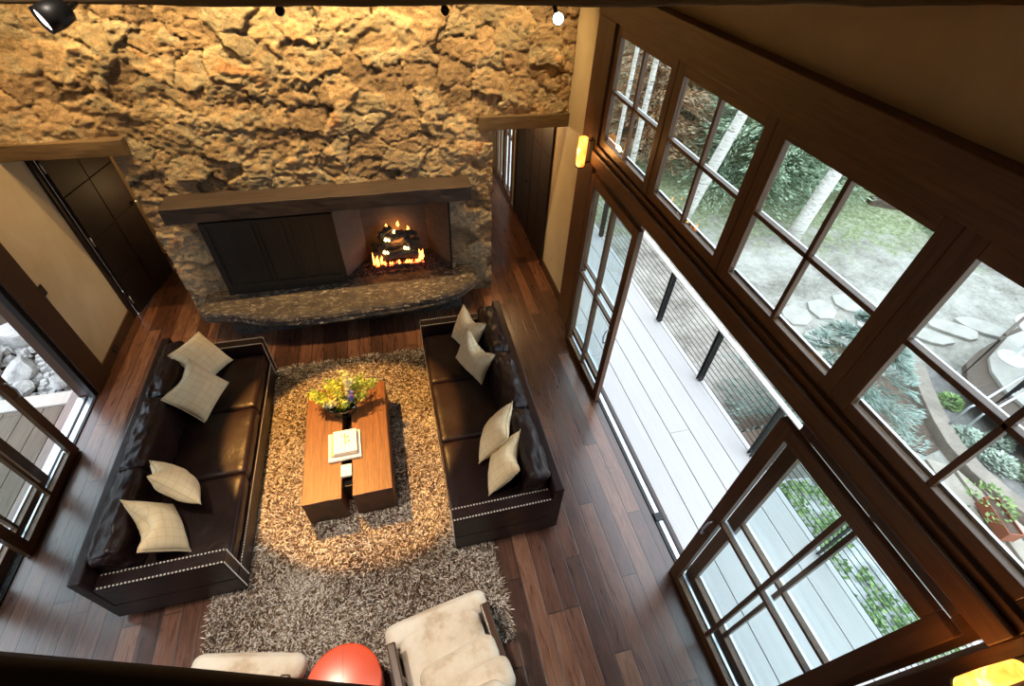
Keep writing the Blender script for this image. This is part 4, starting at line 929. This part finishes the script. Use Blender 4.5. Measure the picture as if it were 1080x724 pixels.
def birch_tree(label, x, y, h, lean, r=.13):
    B = empty('birch_tree', label, 'tree', (x, y, gzf(x, y) - .05), 0, 'birches on the slope')
    pts = [(lean[0] * t, lean[1] * t, h * t) for t in (0, .1, .25, .5, .75, 1)]
    MB().tube(pts, [r * 1.25, r, r * .92, r * .8, r * .6, r * .35], 14).build('trunk', 'birch', B, True)
    m = MB()
    for k in range(7):
        t = .45 + .07 * k; a = k * 2.1; p = Vector((lean[0] * t, lean[1] * t, h * t)); MB().tube([p, p + Vector((math.cos(a) * .5, math.sin(a) * .5, .5)), p + Vector((math.cos(a) * 1.1, math.sin(a) * 1.1, .8))], [.03, .02, .006], 6).build('branch', 'bark', B)
birch_tree('thick white birch trunk rising from the gravel edge in the third high window', 8.35, 7.25, 5.5, (1.0, .1), .15)
birch_tree('white birch trunk in the second high window', 6.3, 8.4, 5.5, (1.3, -.1), .13)
birch_tree('slim white birch trunk in the first high window, beside the rusty fir', 5.08, 9.9, 6., (.1, .0), .05)
birch_tree('second slim white birch trunk in the first high window', 5.5, 9.8, 6., (.1, .0), .07)
def leaf_clump(name, label, cat, loc, r, h, mat, n, ls, seed, group=None, kind=None):
    q = np.random.default_rng(seed); a = q.uniform(0, 2 * PI, n); s = np.sqrt(q.uniform(0, 1, n)) * r
    p = np.stack([np.cos(a) * s, np.sin(a) * s, h * (1 - (s / r) ** 2) * q.uniform(.4, 1, n) + .02], -1)
    a2 = a + q.normal(0, .8, n); l = ls * q.uniform(.6, 1.3, n); d = np.stack([np.cos(a2) * l, np.sin(a2) * l, q.uniform(-.1, .7, n) * l], -1)
    w = np.stack([-np.sin(a2) * l * .28, np.cos(a2) * l * .28, q.normal(0, .1, n) * l], -1)
    V = np.stack([p, p + d * .5 - w, p + d, p + d * .5 + w], 1); o = link(name, quads_mesh(name, V, 4, q.uniform(0, 1, n)), mat); o.location = loc
    return tag(o, label, cat, group, kind)
# garden seen through the fourth window
def slab_poly(name, label, cat, pts, z0, z1, mat, group=None, bevel=.01):
    cx = sum(p[0] for p in pts) / len(pts); cy = sum(p[1] for p in pts) / len(pts)
    o = MB().prism([(x - cx, y - cy) for x, y in pts], 0, z1 - z0).build(name, mat, None, bevel=bevel); o.location = (cx, cy, z0); return tag(o, label, cat, group)
def blob(cx, cy, rx, ry, rot, n=10, seed=0):
    q = random.Random(seed); return [(cx + math.cos(rot) * rx * math.cos(t) * k - math.sin(rot) * ry * math.sin(t) * k, cy + math.sin(rot) * rx * math.cos(t) * k + math.cos(rot) * ry * math.sin(t) * k) for t, k in ((2 * PI * i / n, q.uniform(.85, 1.1)) for i in range(n))]
for i, (x, y, rx, ry, lb) in enumerate([(10.05, 4.05, .42, .22, 'pale stepping stone farthest out on the gravel, by the brown footbridge'), (9.45, 4.1, .42, .22, 'pale stepping stone in the middle of the three on the gravel'), (8.85, 4.05, .36, .2, 'pale stepping stone closest to the blue spruce')]):
    slab_poly('stepping_stone', lb, 'stepping stone', blob(x, y, rx, ry, -.7, 12, i), -.97, -.90, 'pave', 'stepping stones on the gravel')
k = 0
words_ = ['beside the gravel edge', 'touching the blue spruce side', 'in the middle of the patch', 'at the outer rim', 'closest to the railing', 'at the far corner', 'next to the soil', 'behind the spruce tip']
for ix in range(4):
    for iy in range(2):
        slab_poly('flagstone', 'pale flagstone of the patio past the railing, ' + words_[k], 'flagstone', blob(6.2 + ix * .62, 4.35 + iy * .6 + ix * .06, .30, .27, .3, 7, 20 + k), -.97, -.915, 'pave', 'flagstones of the garden patio'); k += 1
cw = [(x * 1.045, y * 1.045) for x, y in [(7.42, 3.35), (7.22, 3.05), (7.02, 2.72), (6.83, 2.36), (6.68, 2.0), (6.62, 1.6), (6.66, 1.2), (6.8, .8), (7.0, .4), (7.3, -.1)]]
inner = cw; outer = []; mid = []
for i, (x, y) in enumerate(cw):
    a = Vector(cw[min(i + 1, len(cw) - 1)]) - Vector(cw[max(i - 1, 0)]); nn = Vector((-a.y, a.x)).normalized(); outer.append((x + nn.x * .23, y + nn.y * .23)); mid.append((x + nn.x * .24, y + nn.y * .24))
slab_poly('retaining_wall', 'low curved stone retaining wall around the planted garden bed', 'garden wall', inner + outer[::-1], -1.0, -.78, 'path')
slab_poly('garden_bed', 'grey soil of the raised flower bed inside the curved wall', 'flower bed', mid + [(9.4, -.2), (9.0, 1.6), (8.5, 2.9), (8.3, 3.5)], -1.0, -.84, 'bedsoil')
slab_poly('sunken_path', 'dark brown soil between the spruce and the curved wall', 'path', [(6.6, 3.4), (7.6, 3.44)] + [(x - .02, y) for x, y in cw[1:5]] + [(6.7, 2.05), (6.3, 2.5)], -1.0, -.925, 'soil')
T4 = ['lowest pale stone stair tread beside the spruce', 'second pale stone stair tread going up from the spruce', 'third pale stone stair tread going up from the spruce', 'topmost pale stone stair tread against the curved wall']
LN = [((6.22, 2.12), (5.62, -.3)), ((6.60, 2.0), (5.98, -.3)), ((6.83, 1.85), (6.30, -.3)), ((6.88, 1.45), (6.62, -.3)), ((6.90, 1.2), (6.95, -.3))]
for i in range(4):
    (a, b), (c, d_) = LN[i], LN[i + 1]
    slab_poly('stair_tread', T4[i], 'stair tread', [(a[0] + .005, a[1]), (c[0] - .005, c[1]), (d_[0] - .005, d_[1]), (b[0] + .005, b[1])], -1.0, -.93 + i * .035, 'tread', 'stone stairs in the garden', .006)
for i, (x, y, r, h, mt, n, ls, nm, lb) in enumerate([
    (7.42, 2.12, .17, .14, 'sage', 420, .055, 'sage_plant', 'silvery leaved plant in the bed, under the silver handrails'),
    (7.44, 1.68, .20, .16, 'sage', 520, .055, 'sage_plant', 'silvery leaved plant in the bed beside the window muntin'),
    (7.78, 1.95, .15, .14, 'sage', 380, .055, 'sage_plant', 'silvery leaved plant in the bed, closest to the brown footbridge'),
    (7.72, 2.70, .15, .14, 'shrub', 380, .05, 'green_shrub', 'small bright green plant where the curved wall begins'),
    (7.75, 1.3, .28, .28, 'fir', 800, .06, 'green_shrub', 'dark green shrub in the bed beside the silvery plants'),
    (8.2, 3.15, .13, .14, 'purple', 240, .04, 'purple_flower_clump', 'clump of purple flowers at the end of the bed'),
    (7.5, .85, .24, .22, 'ivy', 400, .06, 'green_shrub', 'light green shrub in the bed above the terracotta planter')]):
    leaf_clump(nm, lb, 'plant', (x, y, -.85), r, h, mt, n, ls, 200 + i)
Pt = empty('terracotta_planter', 'reddish planter standing on the stone stairs below the curved wall', 'planter', (6.62, 1.05, -.86), 1.25)
MB().box(-.24, .24, -.09, .09, 0, .03).box(-.24, .24, -.09, -.075, .03, .18).box(-.24, .24, .075, .09, .03, .18).box(-.24, -.225, -.075, .075, .03, .18).box(.225, .24, -.075, .075, .03, .18).build('trough', 'terracotta', Pt, bevel=.004)
box('potting_soil', 'soil', -.225, .225, -.075, .075, .03, .15, Pt)
leaf_clump('trailing_plant', 'trailing green plant growing out of the reddish planter', 'plant', (6.57, 1.22, -.70), .27, .2, 'ivy', 120, .06, 301)
# footbridge
slab_poly('brown_footbridge', 'brown curved timber footbridge deck beyond the flower bed', 'footbridge', [(7.95, 2.85), (8.25, 3.12), (8.72, 3.3), (11.5, 4.0), (11.5, -.4), (8.3, -.6), (7.75, 1.0), (7.75, 1.9), (7.75, 2.45)], -.62, -.50, 'footdeck')
slab_poly('white_terrace', 'pale curved board terrace beside the brown footbridge', 'terrace', [(8.62, 3.1), (9.4, 3.42), (10.6, 3.6), (10.6, 1.2), (8.6, 1.6), (8.2, 2.05), (8.22, 2.5), (8.38, 2.86)], -.50, -.44, 'pave')
Rb = empty('footbridge_railing', 'pair of dark railings with thin balusters along the footbridge', 'railing', (0, 0, -.5))
for (p, q_) in (((8.0, 2.95), (9.7, 3.55)), ((7.85, 2.35), (9.3, 2.65))):
    for z_ in (.80, .70): MB().tube([(*p, z_), (*q_, z_)], .022, 6).build('rail', 'footdeck', Rb)
    for k in range(14):
        t = k / 13; x_ = p[0] + (q_[0] - p[0]) * t; y_ = p[1] + (q_[1] - p[1]) * t; MB().tube([(x_, y_, 0), (x_, y_, .7)], .008, 5).build('baluster', 'black', Rb)
Hs = empty('silver_handrail', 'pair of silver tube handrails crossing the flower bed', 'handrail', (7.3, 2.25, -.84))
for a in (0, 1):
    MB().tube([(.0 + a * .07, .1 - a * .14, .0), (.02 + a * .07, .1 - a * .14, .45), (.1 + a * .07, .09 - a * .14, .52), (.9 + a * .1, .26 - a * .16, .64), (1.7 + a * .1, .45 - a * .16, .66)], .016, 8).build('tube_rail', 'silver', Hs, True)
Wt = empty('white_patio_table', 'round white patio table on the terrace, cut by the picture edge', 'table', (8.95, 3.0, -.44))
MB().lathe([(.33, .60), (.35, .61), (.35, .63), (.33, .64)], 40).build('tabletop', 'white', Wt, True); MB().lathe([(.2, 0), (.18, .02), (.03, .05), (.03, .60)], 20).build('pedestal', 'white', Wt, True)
# ivy bank
ib = MB()
def bank(X, Y): return -.32 - (X - 3.65) * .35 + .05 * (fbm(X * 5, Y * 5, 4, 6) - .5)
o = terrain('ground_bank', 3.63, 4.95, -2.4, 2.0, 40, bank, 'gravelbank')
q = np.random.default_rng(5); n = 5200; x = q.uniform(3.66, 4.9, n); y = q.uniform(-2.2, 1.95, n); keep = fbm(x * 4, y * 4, 3, 14) > .46; x = x[keep]; y = y[keep]; n = len(x)
z = bank(x, y) + q.uniform(.01, .09, n); a = q.uniform(0, 2 * PI, n); l = q.uniform(.03, .06, n)
p = np.stack([x, y, z], -1); d = np.stack([np.cos(a) * l, np.sin(a) * l, q.uniform(-.3, .5, n) * l], -1); w = np.stack([-np.sin(a) * l * .4, np.cos(a) * l * .4, q.normal(0, .2, n) * l], -1)
tag(link('ivy_leaves', quads_mesh('ivy_leaves', np.stack([p, p + d * .5 - w, p + d, p + d * .5 + w], 1), 4, q.uniform(0, 1, n)), 'ivy'), 'green ivy covering the stone bank below the cable railing', 'ivy', None, 'stuff')
# brown planks seen below the railing near the spruce
for i in range(2):
    slab_poly('garden_step', ['upper brown timber garden step seen through the railing cables', 'lower brown timber garden step seen through the railing cables'][i], 'step', [(4.0, 2.62 + i * .3), (4.9, 2.62 + i * .3), (4.9, 2.84 + i * .3), (4.0, 2.84 + i * .3)], -.95, -.70 - i * .12, 'brown_deck', 'timber steps by the spruce')
# log pile on the slope
slab_poly('fallen_log', 'fallen grey log lying at the foot of the slope in the third high window', 'log', [(11.0, 8.0), (12.6, 7.1), (12.7, 7.3), (11.1, 8.2)], gzf(11.8, 7.6) - .1, gzf(11.8, 7.6) + .2, 'bark', bevel=.08)
# ------------------------------------------------------------------ outside, boulder side
deck('timber_deck', 'brown plank terrace outside the doors on the boulder side', -4.9, -4.0, -2.0, 4.58, -.06, .20, 'brown_deck')
border = MB().prism([(-5.1, 4.60), (-4.0, 4.60), (-4.0, -2.0), (-3.93, -2.0), (-3.78, -2.0), (-3.78, 4.80), (-5.1, 4.80)], -.10, -.05).build('deck_border', 'palewood', None, bevel=.003)
tag(border, 'pale board edging around the brown terrace outside the boulder side doors', 'deck edging')
MB().prism([(0, 0), (0, 0), (0, 0)], 0, 0)
def boulder(label, c, r, seed, mat='gravelbank'):
    bm = bmesh.new(); bmesh.ops.create_icosphere(bm, subdivisions=4, radius=1.)
    q = random.Random(seed); planes = [(Vector((q.gauss(0, 1), q.gauss(0, 1), q.gauss(0, 1))).normalized(), q.uniform(.55, .85)) for _ in range(12)]
    for v in bm.verts:
        p = v.co.copy()
        for n_, d_ in planes:
            k = p.dot(n_) - d_
            if k > 0: p -= n_ * k * .92
        nz = float(fbm(np.array([p.x * 3 + seed]), np.array([p.y * 3 + p.z * 2]), 4, seed)[0]) - .5
        p *= 1 + .10 * nz; v.co = Vector((p.x * r[0], p.y * r[1], p.z * r[2]))
    me = bpy.data.meshes.new('boulder'); bm.to_mesh(me); bm.free(); o = link('boulder', me, mat); o.location = c; o.rotation_euler = (q.uniform(-.3, .3), q.uniform(-.3, .3), q.uniform(0, 6)); 
    return tag(o, label, 'boulder', 'pale boulders outside the doors')
BO = [((-6.2, 7.3, .55), (1.2, .95, .95), 'huge dark-cracked grey boulder at the back of the rock pile'), ((-5.0, 6.75, .25), (.6, .5, .5), 'big pale boulder beside the house wall at the back of the pile'), ((-5.75, 6.0, .15), (.62, .5, .45), 'big rounded boulder on the outer side of the rock pile'),
      ((-4.95, 5.85, .05), (.40, .33, .25), 'flat-topped pale boulder just below the big one by the house wall'), ((-4.42, 5.40, -.05), (.24, .20, .15), 'white angular rock beside the wooden door trim'), ((-5.25, 5.38, .0), (.30, .24, .2), 'white boulder facing the slid back door leaf'),
      ((-4.82, 5.28, -.06), (.24, .19, .14), 'small white rock at the middle of the pile front'), ((-4.35, 5.85, .02), (.26, .24, .2), 'small grey rock against the house wall'), ((-4.32, 5.02, -.10), (.15, .13, .09), 'smallest pale rock touching the pale deck edging'),
      ((-5.75, 5.2, .0), (.36, .28, .24), 'broad pale rock at the outer deck corner'), ((-5.2, 4.98, -.07), (.2, .16, .11), 'little white rock between two larger ones at the deck edge'), ((-4.55, 6.35, .1), (.30, .28, .26), 'grey rock wedged between the wall and the flat-topped boulder'),
      ((-4.72, 4.98, -.10), (.17, .14, .09), 'thin white shard lying flat at the deck edging'), ((-4.08, 5.30, -.08), (.14, .16, .12), 'little pale rock right by the door track end'), ((-5.45, 5.75, .05), (.2, .2, .16), 'grey shard between the rounded and the flat-topped boulder')]
for i, (c, r, lb) in enumerate(BO): boulder(lb, c, r, 40 + i)
m = MB(); q = random.Random(3)
for i in range(620):
    x = q.uniform(-5.8, -3.98); y = q.uniform(4.78, 5.9); r = q.uniform(.02, .075); a = q.random() * 6; zz = -.22 + max(0, -x - 5) * .35 + max(0, y - 5) * .25
    vs = [(x + r * math.cos(a + k * 1.26) * q.uniform(.7, 1.2), y + r * math.sin(a + k * 1.26) * q.uniform(.7, 1.2), zz) for k in range(5)]; tp = [(x + (u - x) * .6, y + (v - y) * .6, zz + r) for u, v, _ in vs]
    m.add(vs + tp, [(k, (k + 1) % 5, 5 + (k + 1) % 5, 5 + k) for k in range(5)] + [(5, 6, 7, 8, 9)])
tag(m.build('rubble', 'gravelbank'), 'small broken pale stones scattered between the boulders', 'rubble', None, 'stuff')
# ------------------------------------------------------------------ world
W = bpy.data.worlds.new('World'); bpy.context.scene.world = W; W.use_nodes = True; nt = W.node_tree; nt.nodes.clear()
bg = nt.nodes.new('ShaderNodeBackground'); wo = nt.nodes.new('ShaderNodeOutputWorld'); nt.links.new(bg.outputs[0], wo.inputs[0])
tc = nt.nodes.new('ShaderNodeTexCoord'); sx_ = nt.nodes.new('ShaderNodeSeparateXYZ'); nt.links.new(tc.outputs['Generated'], sx_.inputs[0])
rp = nt.nodes.new('ShaderNodeValToRGB'); nt.links.new(sx_.outputs[2], rp.inputs[0]); cr = rp.color_ramp
cr.elements[0].position = 0.; cr.elements[0].color = (.35, .38, .40, 1); cr.elements[1].position = .5; cr.elements[1].color = (.80, .90, 1.0, 1)
e_ = cr.elements.new(.08); e_.color = (.64, .71, .78, 1)
nt.links.new(rp.outputs[0], bg.inputs[0]); bg.inputs[1].default_value = 4.3
# ------------------------------------------------------------------ camera
Rm = ((0.96979301, -0.24058454, 0.04025655), (-0.14161842, -0.68968582, -0.71012512), (0.1986095, 0.68297332, -0.70292369))
cam = bpy.data.cameras.new('camera'); co_ = bpy.data.objects.new('camera', cam); C.objects.link(co_)
cam.sensor_width = 36; cam.lens = 500.76 / 1080 * 36; cam.clip_start = .02
co_.matrix_world = Matrix(((Rm[0][0], -Rm[1][0], -Rm[2][0], 0), (Rm[0][1], -Rm[1][1], -Rm[2][1], 0), (Rm[0][2], -Rm[1][2], -Rm[2][2], H), (0, 0, 0, 1)))
sc = bpy.context.scene; sc.camera = co_
sc.view_settings.view_transform = 'Standard'; sc.view_settings.look = 'None'; sc.view_settings.gamma = 1; sc.view_settings.use_curve_mapping = False; sc.view_settings.exposure = 0.16
sc.cycles.use_denoising = True; sc.cycles.max_bounces = 8; sc.cycles.diffuse_bounces = 4; sc.cycles.glossy_bounces = 4; sc.cycles.transparent_max_bounces = 16
sc.cycles.caustics_reflective = False; sc.cycles.caustics_refractive = False; sc.cycles.sample_clamp_indirect = 6
